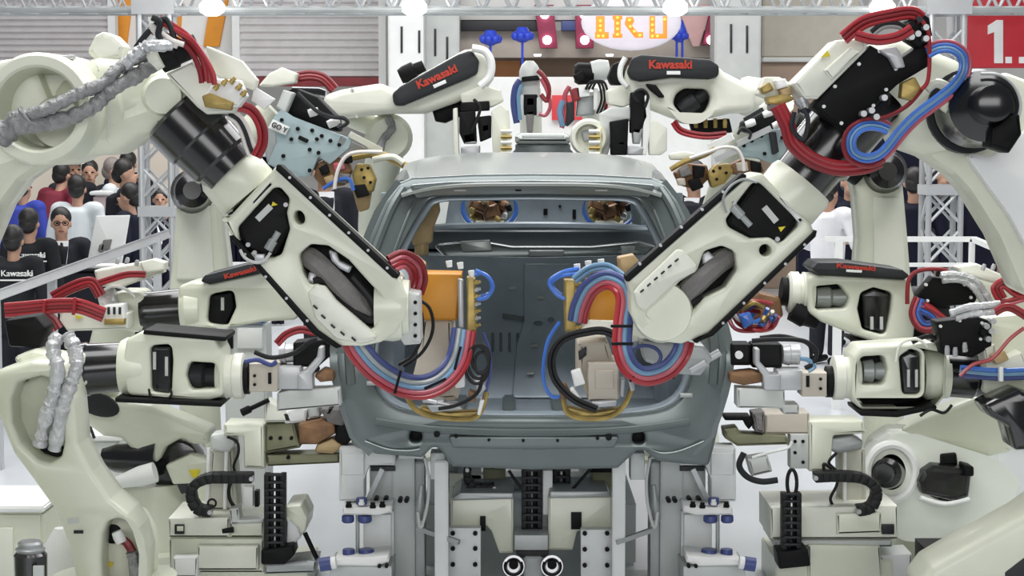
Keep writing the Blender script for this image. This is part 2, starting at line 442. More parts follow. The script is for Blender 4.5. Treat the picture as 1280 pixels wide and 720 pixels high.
for (y, z, w) in ((15, zb, .028), (15.45, zb, .02), (15, zt, .02), (15.45, zt, .018)):
    g = G(); g.cyl((-5.6, y, z), (5.6, y, z), w, seg=10); part('chord', g, MIDG, t)
g = G(); n = 46
for i in range(n):
    x0 = -5.6 + 11.2 * i / n; x1 = -5.6 + 11.2 * (i + 1) / n; xm = (x0 + x1) / 2
    for y in (15, 15.45):
        g.cyl((x0, y, zb), (xm, y, zt), .014, seg=6); g.cyl((xm, y, zt), (x1, y, zb), .014, seg=6)
    g.cyl((x0, 15, zb), (x1, 15.45, zb), .012, seg=6)
part('bracing', g, ALU, t)
for x, lab in ((265, 'glowing round hall lamp under the truss above the orange banners'), (518, 'glowing round hall lamp under the truss above the white column'),
               (844, 'glowing round hall lamp under the truss beside the bulb sign'), (1103, 'glowing round hall lamp under the truss beside the right tower')):
    c = P(x, 10, 14.8)
    t = thing('hall_lamp', lab, 'lamp', c, 'round lamps under the truss')
    g = G(); g.lathe(c + Vector((0, 0, -.06)), c + Vector((0, 0, .06)), [(0, .05), (.25, .095), (.7, .1), (1, .07)], 18); part('globe', g, GLOW, t)
    g = G(); g.lathe(c + Vector((0, 0, .06)), c + Vector((0, 0, .2)), [(0, .075), (.6, .05), (.62, .03), (1, .03)], 14); part('socket', g, ALU, t)
    L = bpy.data.lights.new('lamp', 'POINT'); L.energy = 6; L.shadow_soft_size = .12
    o = bpy.data.objects.new('lamp_light', L); COL.objects.link(o); o.location = c + Vector((0, -.25, -.15))

# red numbered sign
t = thing('number_sign', 'red board with a white numeral, top right above the black motor', 'sign', P(1245, 84, 15.6))
g = G(); g.box(1206, -12, 1310, 84, 15.6, .25, b=.01); part('board', g, REDS, t)
part('numeral', G().plate([(1235, 32), (1246, 25), (1254, 25), (1254, 79), (1243, 79), (1243, 40), (1235, 43)], 15.585, .03, b=.002, r=0), WHITE, t)
for x in (1257, 1274): part('full_stop', G().box(x, 71, x + 8, 79, 15.585, .03, b=.002), WHITE, t)
g = G(); g.box(1190, -12, 1206, 70, 15.62, .2); part('edge_panel', g, ALU, t)

# rails
def tb(g, pts, Y, r, n=1): return g.tube([P(p[0], p[1], p[2] if len(p) > 2 else Y) for p in pts], M(r, Y), n=n)
t = thing('guard_rail', 'white tubular guard rail in front of the dark suited crowd on the right', 'railing', (P(1140, 340, 14.2).x, 14.2, 0))
g = G(); g.bar(P(1030, 299, 14.2), P(1217, 299, 14.2), .04); g.bar(P(1217, 299, 14.2), P(1290, 330, 12.6), .04); part('top_rail', g, WHITE, t)
g = G(); g.bar(P(1030, 331, 14.2), P(1217, 331, 14.2), .03); g.bar(P(1217, 331, 14.2), P(1290, 364, 12.6), .03); part('middle_rail', g, WHITE, t)
for x, w in ((1048, .06), (1120, .04), (1215, .04)):
    g = G(); p = P(x, 299, 14.2); g.bar((p.x, p.y, 0), p, w); part('post', g, WHITE, t)
t = thing('hand_rail', 'sloping aluminium hand rail in front of the seated man and staff', 'railing', (P(65, 340, 12.5).x, 12.5, 0))
g = G(); g.bar(P(-10, 372, 11.5), P(208, 293, 13.8), .05, .045, .008); part('rail', g, ALU, t)
for x, y, Y in ((65, 346, 12.3), (-6, 370, 11.6), (196, 298, 13.6)):
    g = G(); p = P(x, y, Y); g.bar((p.x, p.y, 0), p, .055, .05); part('post', g, ALU, t)

t = thing('black_drape', 'black drape panel behind the pale arm, right of the left lattice tower', 'drape', (P(300, 330, 20.5).x, 20.5, 0))
a, b = P(262, 196, 20.5), P(352, 196, 20.5)
g = G(); n = 40
V = [[g.bm.verts.new((a.x + (b.x - a.x) * i / n, 20.5 + .04 * math.sin(i * 1.9), z)) for z in (.02, a.z)] for i in range(n + 1)]
for i in range(n): g.bm.faces.new((V[i][0], V[i + 1][0], V[i + 1][1], V[i][1]))
part('cloth', g, DARKW, t, solid=.02)
part('top_rail', G().cube((a.x - .05, 20.46, a.z), (b.x + .05, 20.54, a.z + .06), b=.01), ALU, t)
t = thing('guard_rail', 'white tubular guard rail in front of the black drape on the left', 'railing', (P(270, 340, 14.6).x, 14.6, 0))
for y, w in ((291, .04), (330, .03)): part('rail', G().bar(P(226, y, 14.6), P(420, y, 14.6), w), WHITE, t)
for x in (232, 330, 416):
    p = P(x, 291, 14.6); part('post', G().bar((p.x, p.y, 0), p, .04), WHITE, t)

# poster board and table
t = thing('poster_board', 'white leaning poster board with a small dark picture beside the seated man', 'poster board', (P(135, 330, 15.86).x, 15.86, 0))
g = G(); g.plate([(120, 270), (162, 269), (151, 336), (108, 333)], 15.85, .03, r=1); part('board', g, WHITE, t)
g = G(); g.plate([(129, 300), (140, 299), (136, 314), (125, 313)], 15.83, .02, r=1); g.plate([(124, 306), (131, 304), (129, 316), (122, 314)], 15.83, .02, r=2); part('picture', g, SLEEVE, t)
for x in (115, 147):
    g = G(); p = P(x, 333, 15.87); g.bar((p.x, 15.87, 0), p, .03); part('leg', g, ALU, t)
t = thing('display_table', 'dark cloth covered table in front of the seated man', 'table', (P(85, 330, 15.4).x, 15.5, 0))
a, b = P(28, 337, 15.4), P(150, 337, 15.4)
g = G(); g.cube((a.x, 15.25, 0), (b.x, 15.7, a.z), b=.02); part('cloth', g, SUIT, t)
g = G(); g.cube((a.x - .02, 15.22, a.z), (b.x + .02, 15.73, a.z + .02), b=.005); ztab = a.z + .02; part('top', g, CHAR, t)
g = G(); x_ = P(135, 320, 15.5).x; g.cube((x_ - .14, 15.3, ztab), (x_ + .12, 15.6, ztab + .02), b=.003); solo('leaflet_stack', g, WHITE, 'white leaflets lying on the dark table under the poster board', 'leaflets')
t = thing('counter', 'pale pink topped counter behind the pale shirted visitor', 'counter', (P(122, 300, 19.2).x, 19.3, 0))
a, b = P(116, 244, 19.2), P(132, 244, 19.2)
g = G(); g.cube((a.x, 19.2, 0), (b.x, 19.45, a.z), b=.02); part('body', g, mat('pale_pink_counter', (.62, .50, .50), .5), t)
g = G(); g.cube((a.x - .03, 19.17, a.z), (b.x + .03, 19.48, a.z + .04), b=.01); part('top', g, WHITE, t)

# ------------------------------------------------------------------ people
def person(lab, cx, topy, Y, rot=0, jacket=SUIT, trousers=SUIT, hair=HAIR, shirt=None, tie=None, pose='stand', logo=False, cap=None, glasses=False, lean=0., turn=0., arm=0., group=None):
    top = P(cx, topy, Y); k = top.z / 1.72 if pose != 'sit' else 1.
    base = Vector((top.x, Y, 0))
    R = Matrix.Rotation(rot, 3, 'Z'); HR = Matrix.Rotation(rot + turn, 3, 'Z')
    dz = 0 if pose != 'sit' else top.z - 1.30
    t = thing('person', lab, 'person', base, group)
    def L(x, y, z):
        if pose == 'sit': z += dz
        v = Vector((x, y, z)) * (k if pose != 'sit' else 1)
        if lean and v.z > .95: v.y -= (v.z - .95) * lean
        return base + R @ v
    s = k if pose != 'sit' else 1
    hz = 1.60 if pose != 'sit' else 1.18              # head centre
    sh = 1.40 if pose != 'sit' else .98               # shoulder height
    hp = .90 if pose != 'sit' else .48
    hc = L(0, -.02, hz)
    def H(x, y, z): return hc + HR @ (Vector((x, y, z)) * s)
    # joints (facing -y)
    sL, sR = L(-.19, 0, sh), L(.19, 0, sh)
    if pose == 'sit': eL, eR, wL, wR = L(-.25, -.06, .72), L(.25, -.06, .72), L(-.1, -.32, .68), L(.1, -.32, .68)
    elif arm: eL, eR, wL, wR = L(-.27, -.05, 1.12), L(.27, -.05, 1.12), L(-.14, -.33, 1.12 + arm), L(.12, -.33, 1.1 + arm)
    else: eL, eR, wL, wR = L(-.26, .02, 1.11), L(.26, .02, 1.11), L(-.27, -.06, .86), L(.27, -.06, .86)
    # one continuous body
    g = G()
    g.ball(hc + HR @ Vector((0, .01, .03)) * s, .098 * s, (.82, .98, 1.12)); g.ball(H(0, -.035, -.05), .062 * s, (.95, .95, 1.05)); g.ball(H(0, -.012, -.075), .06 * s)
    g.ball(H(0, -.103, -.012), .02 * s, (.8, 1, 1.3), 8)
    for sx in (-1, 1): g.ball(H(sx * .083, .012, -.005), .027 * s, (.5, .8, 1.2), 8)
    g.cyl(L(0, 0, sh - .02), H(0, .01, -.04), .055 * s, .052 * s)
    g.tube([L(0, 0, hp), L(0, 0, hp + .2), L(0, 0, sh - .05)], lambda u: .085 * s, n=3, seg=12)
    for S, E, Wp in ((sL, eL, wL), (sR, eR, wR)):
        g.tube([L(0, 0, sh - .04), S, E, Wp], lambda u: (.045 - .014 * u) * s, n=4)
        d = (Wp - E).normalized(); g.ball(Wp + d * .05 * s, .042 * s, (.8, .8, 1))
        for f in range(4): g.tube([Wp + d * .07 * s + R @ Vector(((f - 1.5) * .018 * s, 0, 0)), Wp + d * .15 * s + R @ Vector(((f - 1.5) * .02 * s, -.012 * s, -.01 * s))], .011 * s, n=1, seg=6)
        g.tube([Wp + d * .04 * s, Wp + d * .08 * s + R @ Vector((0, -.045 * s, .01))], .012 * s, n=1, seg=6)
    if pose == 'sit':
        lg = [[L(sx * .09, 0, .5), L(sx * .11, -.42, .5), L(sx * .11, -.42, .08 - dz if dz < .1 else .08)] for sx in (-1, 1)]
    else:
        lg = [[L(sx * .09, 0, hp), L(sx * .1, -.01, .48), L(sx * .1, .02, .09)] for sx in (-1, 1)]
    for q in lg: g.tube(q, lambda u: (.075 - .035 * u) * s, n=4)
    part('body', g, SKIN, t, remesh=.012, ang=180)
    # clothes
    g = G()
    g.tube([L(0, .0, hp - .1), L(0, 0, hp + .12), L(0, 0, sh - .18), L(0, 0, sh + .03)], lambda u: (.165 + .035 * math.sin(u * PI * .9)) * s * (1 if u < .93 else .6), n=4, seg=16, flat=.72)
    for S, E, Wp in ((sL, eL, wL), (sR, eR, wR)):
        g.tube([L(0, 0, sh - .03).lerp(S, .5), S, E, E.lerp(Wp, .95)], lambda u: (.082 - .035 * u) * s, n=4, seg=10)
        g.ball(S, .082 * s, seg=12)
    part('jacket' if jacket in (SUIT, NSUIT, MAROON) else 'shirt', g, jacket, t, remesh=.016, ang=180)
    g = G()
    for q in lg: g.tube([q[0], q[1], q[2] ], lambda u: (.1 - .03 * u) * s, n=4, seg=10)
    g.ball(L(0, 0, hp if pose != 'sit' else .52), .155 * s, (1, .8, .8))
    part('trousers', g, trousers, t, remesh=.018, ang=180)
    for q in lg:
        f = q[2]; d = R @ Vector((0, -1, 0))
        g = G(); a = Vector((f.x, f.y, base.z + (.045 if pose != 'sit' else max(.045, f.z - .04)))); g.tube([a - d * .06, a + d * .05, a + d * .17], lambda u: .045 - .012 * u, n=3, seg=8, flat=.9); part('shoe', g, BLKM, t)
    # hair or cap
    g = G(); g.ball(hc + HR @ Vector((0, .028, .055)) * s, .103 * s, (.9, 1.0, .98), 20)
    g.ball(H(0, .06, .0), .085 * s, (.95, .8, 1), 16)
    part('hair', g, hair, t)
    if cap:
        g = G(); g.ball(H(0, .01, .1), .11 * s, (.9, 1.0, .6), 16); g.plate if 0 else None
        g.lathe(H(0, -.03, .075), H(0, -.03, .09), [(0, .11 * s), (1, .1 * s)], 18); part('cap', g, cap, t)
    for sx in (-1, 1):
        g = G(); g.ball(H(sx * .034, -.087, .012), .0125 * s, (1.3, .6, .7), 8); part('eye', g, BLKM, t)
    g = G(); g.ball(H(0, -.094, -.062), .02 * s, (1.4, .4, .4), 8); part('mouth', g, mat('lip', (.25, .07, .06), .5) if 'lip' not in MATS else MATS['lip'], t)
    if glasses:
        g = G()
        for sx in (-1, 1): g.tube([H(sx * .036 + .026 * math.cos(a), -.108, .012 + .02 * math.sin(a)) for a in [i * PI / 4 for i in range(8)]], .004, seg=5, n=2, closed=True)
        g.cyl(H(-.012, -.11, .014), H(.012, -.11, .014), .004); part('glasses', g, BLKM, t)
    if shirt:
        g = G(); c = L(0, -.128, sh - .16)
        q = [L(-.062, -.09, sh + .05), L(.062, -.09, sh + .05), L(.05, -.158, sh - .08), L(.012, -.168, sh - .32), L(-.012, -.168, sh - .32), L(-.05, -.158, sh - .08)]
        v1 = [g.bm.verts.new(p) for p in q]; v2 = [g.bm.verts.new(p + R @ Vector((0, .03, 0))) for p in q]
        g.bm.faces.new(v1); g.bm.faces.new(v2[::-1])
        for i in range(6): g.bm.faces.new((v1[i], v1[(i + 1) % 6], v2[(i + 1) % 6], v2[i]))
        part('shirt_front', g, shirt, t)
    if tie:
        g = G(); g.tube([L(0, -.118, sh + .035), L(0, -.165, sh - .08), L(0, -.178, sh - .3)], lambda u: .014 + .012 * u, n=3, seg=6, flat=.5); part('tie', g, tie, t)
    if logo:
        g = G(); bx = L(-.07, .158, sh - .09)
        tx = bpy.data.curves.new('t', 'FONT'); tx.body = 'Kawasaki'; tx.align_x = 'CENTER'; tx.size = .062; tx.extrude = .012
        o = bpy.data.objects.new('t', tx); COL.objects.link(o); me = bpy.data.meshes.new_from_object(o.evaluated_get(bpy.context.evaluated_depsgraph_get())); bpy.data.objects.remove(o)
        g.mesh(me, Matrix.Translation(bx) @ Matrix.Rotation(rot + PI, 4, 'Z') @ Matrix.Rotation(PI / 2, 4, 'X'))
        g.cube(bx + Vector((-.12, -.012, -.034)), bx + Vector((.12, .012, -.024))); part('back_print', g, WHITE, t)
    return t
S_ = 'visitors behind the left rail'
person('seated man in dark suit, white shirt and glasses facing the camera by the poster board', 76, 263, 16.6, .25, SUIT, SUIT, shirt=WSHIRT, tie=BLKM, pose='sit', glasses=True)
t = thing('stool', 'dark padded stool under the seated man in the dark suit', 'stool', (P(76, 300, 16.6).x, 16.6, 0))
zz = P(76, 263, 16.6).z - 1.30 + .40
g = G(); g.lathe((P(76, 300, 16.6).x, 16.6, zz - .07), (P(76, 300, 16.6).x, 16.6, zz), [(0, .17), (.3, .19), (.8, .19), (1, .15)]); part('seat', g, CHAR, t)
for k in range(4):
    g = G(); th = k * PI / 2 + .4; c = Vector((P(76, 300, 16.6).x, 16.6, 0)); g.cyl(c + Vector((.2 * math.cos(th), .2 * math.sin(th), 0)), c + Vector((.12 * math.cos(th), .12 * math.sin(th), zz - .06)), .014); part('leg', g, STEEL, t)
person('person in pale grey shirt seen from behind, standing behind the seated man', 96, 222, 18.2, PI, LSHIRT, SUIT)
person('person in maroon jacket bending forward with back turned', 63, 206, 20.2, PI - .5, MAROON, NSUIT, lean=.25)
person('person in dark clothes with a white cap beside the maroon jacket', 90, 199, 20.8, .6, SUIT, SUIT, cap=WHITE)
person('person in dark suit and white shirt standing right of the white cap', 112, 203, 21.4, .2, SUIT, SUIT, shirt=WSHIRT)
person('man in black jacket in profile facing right, hands held before him', 155, 202, 18.6, PI / 2 + .2, SUIT, SUIT, shirt=WSHIRT, arm=.1)
person('grey haired person in pale shirt behind the man in profile', 141, 200, 20.6, PI / 2, LSHIRT, SUIT, hair=GHAIR)
person('dark haired person half hidden between grey haired man and lattice tower', 160, 192, 22.2, PI, NSUIT, NSUIT)
person('person in dark navy suit right of the poster board, bowing head', 172, 232, 17.2, -PI / 2 - .3, NSUIT, NSUIT, lean=.15)
person('person in blue jacket at the far left behind the staff', 28, 222, 19.2, PI - .3, BCLOTH, SUIT)
person('staff member in black printed shirt seen from behind, nearest the hand rail', 16, 285, 13.5, PI, DSHIRT, SUIT, logo=True)
person('staff member in black printed shirt seen from behind, next to the seated man', 36, 264, 14.7, PI - .1, DSHIRT, SUIT, logo=True)
person('dark suited person behind the left lattice tower', 200, 238, 19.8, .2, NSUIT, NSUIT, shirt=WSHIRT)
person('visitor glimpsed between the blue grey plate and the copper jaws', 405, 197, 16.5, .3, SUIT, SUIT, shirt=WSHIRT)
person('person in white shirt behind the right barrel, back to the rail', 1036, 226, 17.0, PI - .7, WSHIRT, SUIT, arm=.02)
person('man in dark suit in profile facing left behind the right lattice tower', 1179, 243, 18.8, -PI / 2 - .3, SUIT, SUIT, shirt=WSHIRT)
person('person in navy suit seen from behind, right of the right lattice tower', 1224, 206, 17.4, PI + .3, NSUIT, NSUIT)
person('person in dark suit left of the right lattice tower', 1143, 213, 17.0, PI - .2, NSUIT, SUIT)
person('dark haired person behind the crossing of the right lattice tower', 1178, 206, 20.4, .4, NSUIT, NSUIT)
person('person in dark suit far right behind the sloping rail', 1252, 212, 18.4, -.6, NSUIT, NSUIT)
person('visitor in dark suit glimpsed right of the car roof', 868, 205, 16.2, -.3, SUIT, SUIT, shirt=WSHIRT)
person('person in dark clothes between white shirted visitor and pale arm', 1062, 214, 18.6, .2, NSUIT, NSUIT)
# ================================================================== the car body shell on its jig
CX = P(665, 360, 8).x
def yrear(z):                       # raked tail: how far forward the tail lies at height z
    if z < 1.15: return 8.0 - (1.15 - z) * -.02
    return 8.0 + (z - 1.15) * .42
SIDE = [(.70, .74), (.78, .80), (.83, .95), (.855, 1.06), (.865, 1.16), (.845, 1.26), (.815, 1.36), (.78, 1.47), (.735, 1.63), (.69, 1.75), (.64, 1.83), (.59, 1.895)]
def side_x(z):
    for (x0, z0), (x1, z1) in zip(SIDE, SIDE[1:]):
        if z <= z1: return x0 + (x1 - x0) * max(0, (z - z0)) / (z1 - z0)
    return SIDE[-1][0]
car = thing('car_body', 'bare grey unpainted car body shell with open tailgate, held on the jig', 'car body', (CX, 9.6, .70))
# side panels with window and door openings
YS = [0, .12, .3, .55, .8, 1.0, 1.12, 1.25, 1.45, 1.75, 2.05, 2.15, 2.25, 2.35, 2.6, 2.9, 3.2, 3.3, 3.45, 3.6]
ZS = [.72, .80, .90, .98, 1.06, 1.12, 1.18, 1.26, 1.34, 1.40, 1.46, 1.54, 1.63, 1.70, 1.76, 1.80, 1.84, 1.88, 1.895]
def side_open(y, z):
    if .45 < y < 1.12 and 1.42 < z < 1.78 and y > .45 + (1.78 - 1.5) * .3: return True      # quarter window
    if 1.25 < y < 2.15 and .82 < z < 1.82: return True                   # rear door
    if 2.35 < y < 3.2 and .82 < z < 1.82: return True                    # front door
    return False
for sx in (-1, 1):
    g = G(); V = []
    for y in YS:
        row = []
        for z in ZS:
            yr = yrear(z); yy = yr + (11.5 - yr) * y / 3.6
            narrow = 1 - .05 * max(0, y - 2.4) / 1.2
            row.append(g.bm.verts.new((CX + sx * side_x(z) * narrow, yy, z)))
        V.append(row)
    for i in range(len(YS) - 1):
        for j in range(len(ZS) - 1):
            if side_open((YS[i] + YS[i + 1]) / 2, (ZS[j] + ZS[j + 1]) / 2): continue
            g.bm.faces.new((V[i][j], V[i + 1][j], V[i + 1][j + 1], V[i][j + 1]))
    part('side_panel', g, CARM, car, solid=.035, ang=50)
    # pressed pillar channels
    for yy, nm in ((1.2, 'pillar'), (2.25, 'pillar')):
        g = G(); g.tube([Vector((CX + sx * (side_x(z) - .03), yrear(z) + (11.5 - yrear(z)) * yy / 3.6, z)) for z in (.8, 1.1, 1.4, 1.65, 1.86)], .045, seg=8, flat=.8); part(nm, g, CARM, car)
    g = G(); g.tube([Vector((CX + sx * .77, 8.3, .79)), Vector((CX + sx * .78, 9.6, .79)), Vector((CX + sx * .74, 11.4, .79))], .06, seg=8); part('sill', g, CARM, car)
    g = G(); g.tube([Vector((CX + sx * .585, 8.38, 1.865)), Vector((CX + sx * .605, 9.1, 1.90)), Vector((CX + sx * .60, 9.9, 1.90)), Vector((CX + sx * .62, 10.5, 1.77)), Vector((CX + sx * .70, 11.3, 1.36))], .04, seg=10); part('roof_rail', g, CARM, car)

# tail frame around the open tailgate
warp = lambda x, z: yrear(z) - 8.0
outer = [(440, 556), (424, 500), (418, 440), (428, 392), (444, 345), (461, 292), (480, 250), (497, 229), (515, 222), (590, 218), (665, 217), (742, 218), (815, 222), (833, 229), (850, 250), (869, 292), (886, 345), (902, 392), (912, 440), (906, 500), (893, 558), (886, 583), (822, 577), (806, 564), (797, 563), (772, 586), (665, 588), (566, 584), (548, 560), (540, 560), (528, 572), (470, 568)]
hole = [(528, 262), (545, 247), (600, 245), (665, 244), (732, 245), (790, 247), (806, 262), (826, 300), (846, 350), (862, 410), (866, 460), (850, 500), (800, 517), (665, 521), (530, 517), (480, 500), (464, 460), (468, 410), (484, 350), (506, 300)]
sq = [(512, 539), (527, 539), (527, 552), (512, 552)]; sq2 = [(791, 540), (806, 540), (806, 554), (791, 554)]
g = G(); g.plate(outer, 8.0, .07, [hole, sq, sq2], b=.016, r=6, warp=warp); part('tail_frame', g, CARM, car, ang=45)
# inner flange of the opening, set back
def inset(q, k, dy=0): 
    cx, cy = 665, 385
    return [(cx + (x - cx) * k, cy + (y - cy) * k + dy) for x, y in q]
g = G(); g.plate(inset(hole, 1.035), 8.075, .06, [inset(hole, .955)], b=.014, r=6, warp=warp); part('opening_flange', g, CARIN, car, ang=45)
for sx in (-1, 1):          # raised pillar ribs between outer skin and opening
    q = [(665 + sx * a, y) for a, y in ((160, 236), (176, 262), (196, 312), (216, 372), (228, 430), (226, 480))]
    g = G(); g.tube([P(x, y, 8.0 + warp(0, P(x, y, 8.2).z)) for x, y in q], .022, seg=8); part('pillar_rib', g, CARM, car)
    q = [(665 + sx * a, y) for a, y in ((147, 252), (163, 290), (182, 345), (198, 405), (205, 465))]
    g = G(); g.tube([P(x, y, 8.0 + warp(0, P(x, y, 8.2).z)) for x, y in q], .009, seg=8); part('pillar_rib', g, CARM, car)
# rear lower panel pressings
g = G(); g.tube([P(x, y, 7.995) for x, y in ((470, 527), (530, 536), (600, 540), (665, 541), (735, 540), (800, 536), (862, 527))], .017, seg=8); part('bumper_lip', g, CARM, car)
g = G(); g.plate([(560, 545), (775, 545), (768, 560), (668, 562), (566, 560)], 7.985, .03, b=.01, r=3); part('bumper_plate', g, CARM, car)
g = G(); g.tube([P(x, y, 7.995) for x, y in ((812, 562), (828, 567), (850, 564), (880, 552))], .006, seg=6); part('pressed_bead', g, CARM, car)
g = G(); g.tube([P(x, y, 7.995) for x, y in ((525, 562), (510, 564), (484, 562), (456, 552))], .006, seg=6); part('pressed_bead', g, CARM, car)
for x, y, r in ((546, 543, 4), (761, 547, 4), (654, 551, 2), (697, 551, 2), (747, 548, 2.2), (570, 546, 2), (611, 550, 2)):
    g = G(); g.disc((x, y), 7.975, .03, r, 12); part('hole_plug', g, BLKM, car)
for x0, y0, x1, y1 in ((512, 539, 527, 552), (791, 540, 806, 554)):
    g = G(); g.box(x0 - 2, y0 - 2, x1 + 2, y1 + 2, 8.075, .05); part('pocket', g, BLKM, car)
for x, y in ((458, 477), (850, 492)):
    g = G(); g.box(x, y, x + 16, y + 5, 7.985, .03, b=.004); part('tab', g, ROOFM, car)
# roof
def roofp(u, v):
    x = (u - .5) * 2; yy = 8.22 + v * 1.76
    hw = .575 + .05 * math.sin(v * PI * .75)
    z = 1.885 + .122 * math.sin(min(1, v * 1.15) * PI / 2) - .05 * abs(x) ** 4
    return Vector((CX + x * hw, yy - .04 * (1 - x * x) * (1 - v), z))
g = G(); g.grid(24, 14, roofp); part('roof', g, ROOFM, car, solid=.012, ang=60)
for sx in (-1, 1):
    g = G(); g.tube([roofp(.5 + sx * .44, v) + Vector((0, 0, .004)) for v in (.02, .3, .6, .98)], .006, seg=6); part('roof_bead', g, ROOFM, car)
    g = G(); g.box(665 + sx * 86 - 14, 229, 665 + sx * 86 + 14, 231, 8.27, .03, b=.004); part('hinge_seat', g, ROOFM, car)
part('rear_header', G().plate([(511, 231), (560, 227), (665, 225), (770, 227), (820, 231), (812, 247), (790, 245), (665, 243), (542, 245), (520, 248)], 8.225, .06, b=.012, r=4), CARM, car)
for x in (575, 648, 752): part('pressed_slot', G().plate(rect(x, 238, 16 if x != 648 else 8, 2.4), 8.22, .02, b=.003, r=1), BLKM if x == 648 else ROOFM, car)
# cowl, firewall with two openings, cross members, seat bulkhead, boot floor
fire = [(476, 240), (854, 240), (850, 330), (480, 330)]
g = G(); g.plate(fire, 11.0, .05, [oval(612, 262, 36, 27, 24), oval(762, 262, 34, 27, 24), [(520, 246), (562, 246), (556, 284), (520, 284)]], b=.01); part('firewall', g, CARIN, car)
for x, y, w, h in ((682, 265, 5, 8), (718, 268, 4, 12), (700, 258, 3, 3)):
    g = G(); g.box(x - w / 2, y - h / 2, x + w / 2, y + h / 2, 10.98, .03, b=.004); part('slot', g, BLKM, car)
g = G(); g.tube([P(x, y, 10.2) for x, y in ((500, 291), (560, 286), (665, 284), (770, 286), (832, 291))], .03, seg=8); part('cross_member', g, CARIN, car)
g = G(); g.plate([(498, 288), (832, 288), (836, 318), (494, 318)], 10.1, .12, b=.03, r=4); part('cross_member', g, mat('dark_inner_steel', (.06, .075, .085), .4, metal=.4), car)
g = G(); g.plate([(540, 306), (600, 301), (640, 308), (740, 308), (800, 302), (822, 308), (808, 324), (700, 326), (560, 326)], 9.7, .1, b=.02, r=4); part('seat_cross_member', g, CARM, car)
for q in ([(575, 302), (612, 300), (616, 314), (578, 315)], [(660, 313), (706, 313), (704, 320), (662, 320)], [(776, 308), (794, 308), (792, 318), (776, 318)]):
    g = G(); g.plate(q, 9.66, .05, b=.006, r=2); part('bracket_plate', g, ROOFM, car)
wb = lambda x, z: (z - P(665, 500, 8.6).z) * .9
g = G(); g.plate([(470, 318), (665, 322), (860, 318), (858, 500), (665, 504), (470, 500)], 8.6, .03, b=.006, r=2, warp=wb); part('seat_bulkhead', g, CARIN, car)
g = G(); g.plate([(655, 330), (740, 330), (740, 498), (640, 498), (646, 430), (655, 400)], 8.57, .03, [oval(673, 404, 5, 2.5, 16), oval(689, 400, 3.5, 3, 16)], b=.008, r=4, warp=wb); part('bulkhead_panel', g, CARIN, car)
for x in (616, 626, 637, 647):
    g = G(); g.plate([(x - 1.6, 416), (x + 1.6, 416), (x + 1.6, 440), (x - 1.6, 440)], 8.58, .02, b=.004, r=1.5, warp=wb); part('pressed_rib', g, CARM, car)
g = G(); g.plate([(628, 392), (655, 396), (655, 402), (628, 398)], 8.58, .03, b=.006, r=1, warp=wb); part('pressed_rib', g, CARM, car)
for x, y in ((668, 432), (676, 372), (640, 360), (663, 466)):
    g = G(); g.plate(rect(x, y, 9, 4), 8.54, .02, b=.003, r=1.5, warp=wb); part('clip', g, ROOFM, car)
g = G()
z0 = P(665, 520, 8.05).z
g.cube((CX - .80, 8.06, z0 - .04), (CX + .80, 8.75, z0), b=.012); part('boot_floor', g, CARIN, car)
for x in (-.32, -.1, .12, .34):
    g = G(); g.cube((CX + x - .03, 8.1, z0), (CX + x + .03, 8.6, z0 + .018), b=.008); part('floor_rib', g, CARM, car)
g = G(); g.cube((CX - .74, 8.1, .74), (CX + .74, 11.4, .78), b=.01); part('underfloor', g, CARIN, car)
for sx in (-1, 1):      # inner wheel houses
    g = G(); g.lathe((CX + sx * .82, 8.75, 1.0), (CX + sx * .58, 8.75, 1.0), [(0, .36), (.8, .36), (1, .3)], 24); part('wheel_house', g, CARIN, car)
# ================================================================== robots
def par_(pts, d):
    """a path running beside another, d pixels to its left"""
    o = []
    for i, p in enumerate(pts):
        a = pts[max(i - 1, 0)]; b = pts[min(i + 1, len(pts) - 1)]
        tx, ty = b[0] - a[0], b[1] - a[1]; l = math.hypot(tx, ty) or 1
        o.append((p[0] - ty / l * d, p[1] + tx / l * d) + tuple(p[2:]))
    return o
def off(p, q, s): return (p[0] + (q[0] - p[0]) * s, p[1] + (q[1] - p[1]) * s)
def hoses(t, pts, Y, r, mats, step=None, name='hose', dy=.0):
    step = step or r * 1.9; n = len(mats)
    for i, m in enumerate(mats):
        part(name, G().hose(par_(pts, (i - (n - 1) / 2) * step), Y + dy * i, r), m, t)
def strap(t, c, Y, r, a=0):
    part('cable_tie', G().plate(rect(c[0], c[1], 3, r * 2, a), Y, .03, b=.003, r=1), BLKM, t)
def pedestal(t, x, y, r, h, m=CREAM):
    g = G().lathe((x, y, 0), (x, y, h), [(0, r * 1.25), (.06, r * 1.25), (.07, r), (.8, r * .86), (.85, r * .95), (1, r * .95)], 32)
    part('base', g, m, t)
def bolt_ring(g, c, Y, R, n, r=2, a0=0):
    return g.dots([(c[0] + R * math.cos(a0 + 2 * PI * k / n), c[1] + R * math.sin(a0 + 2 * PI * k / n)) for k in range(n)], Y, r)

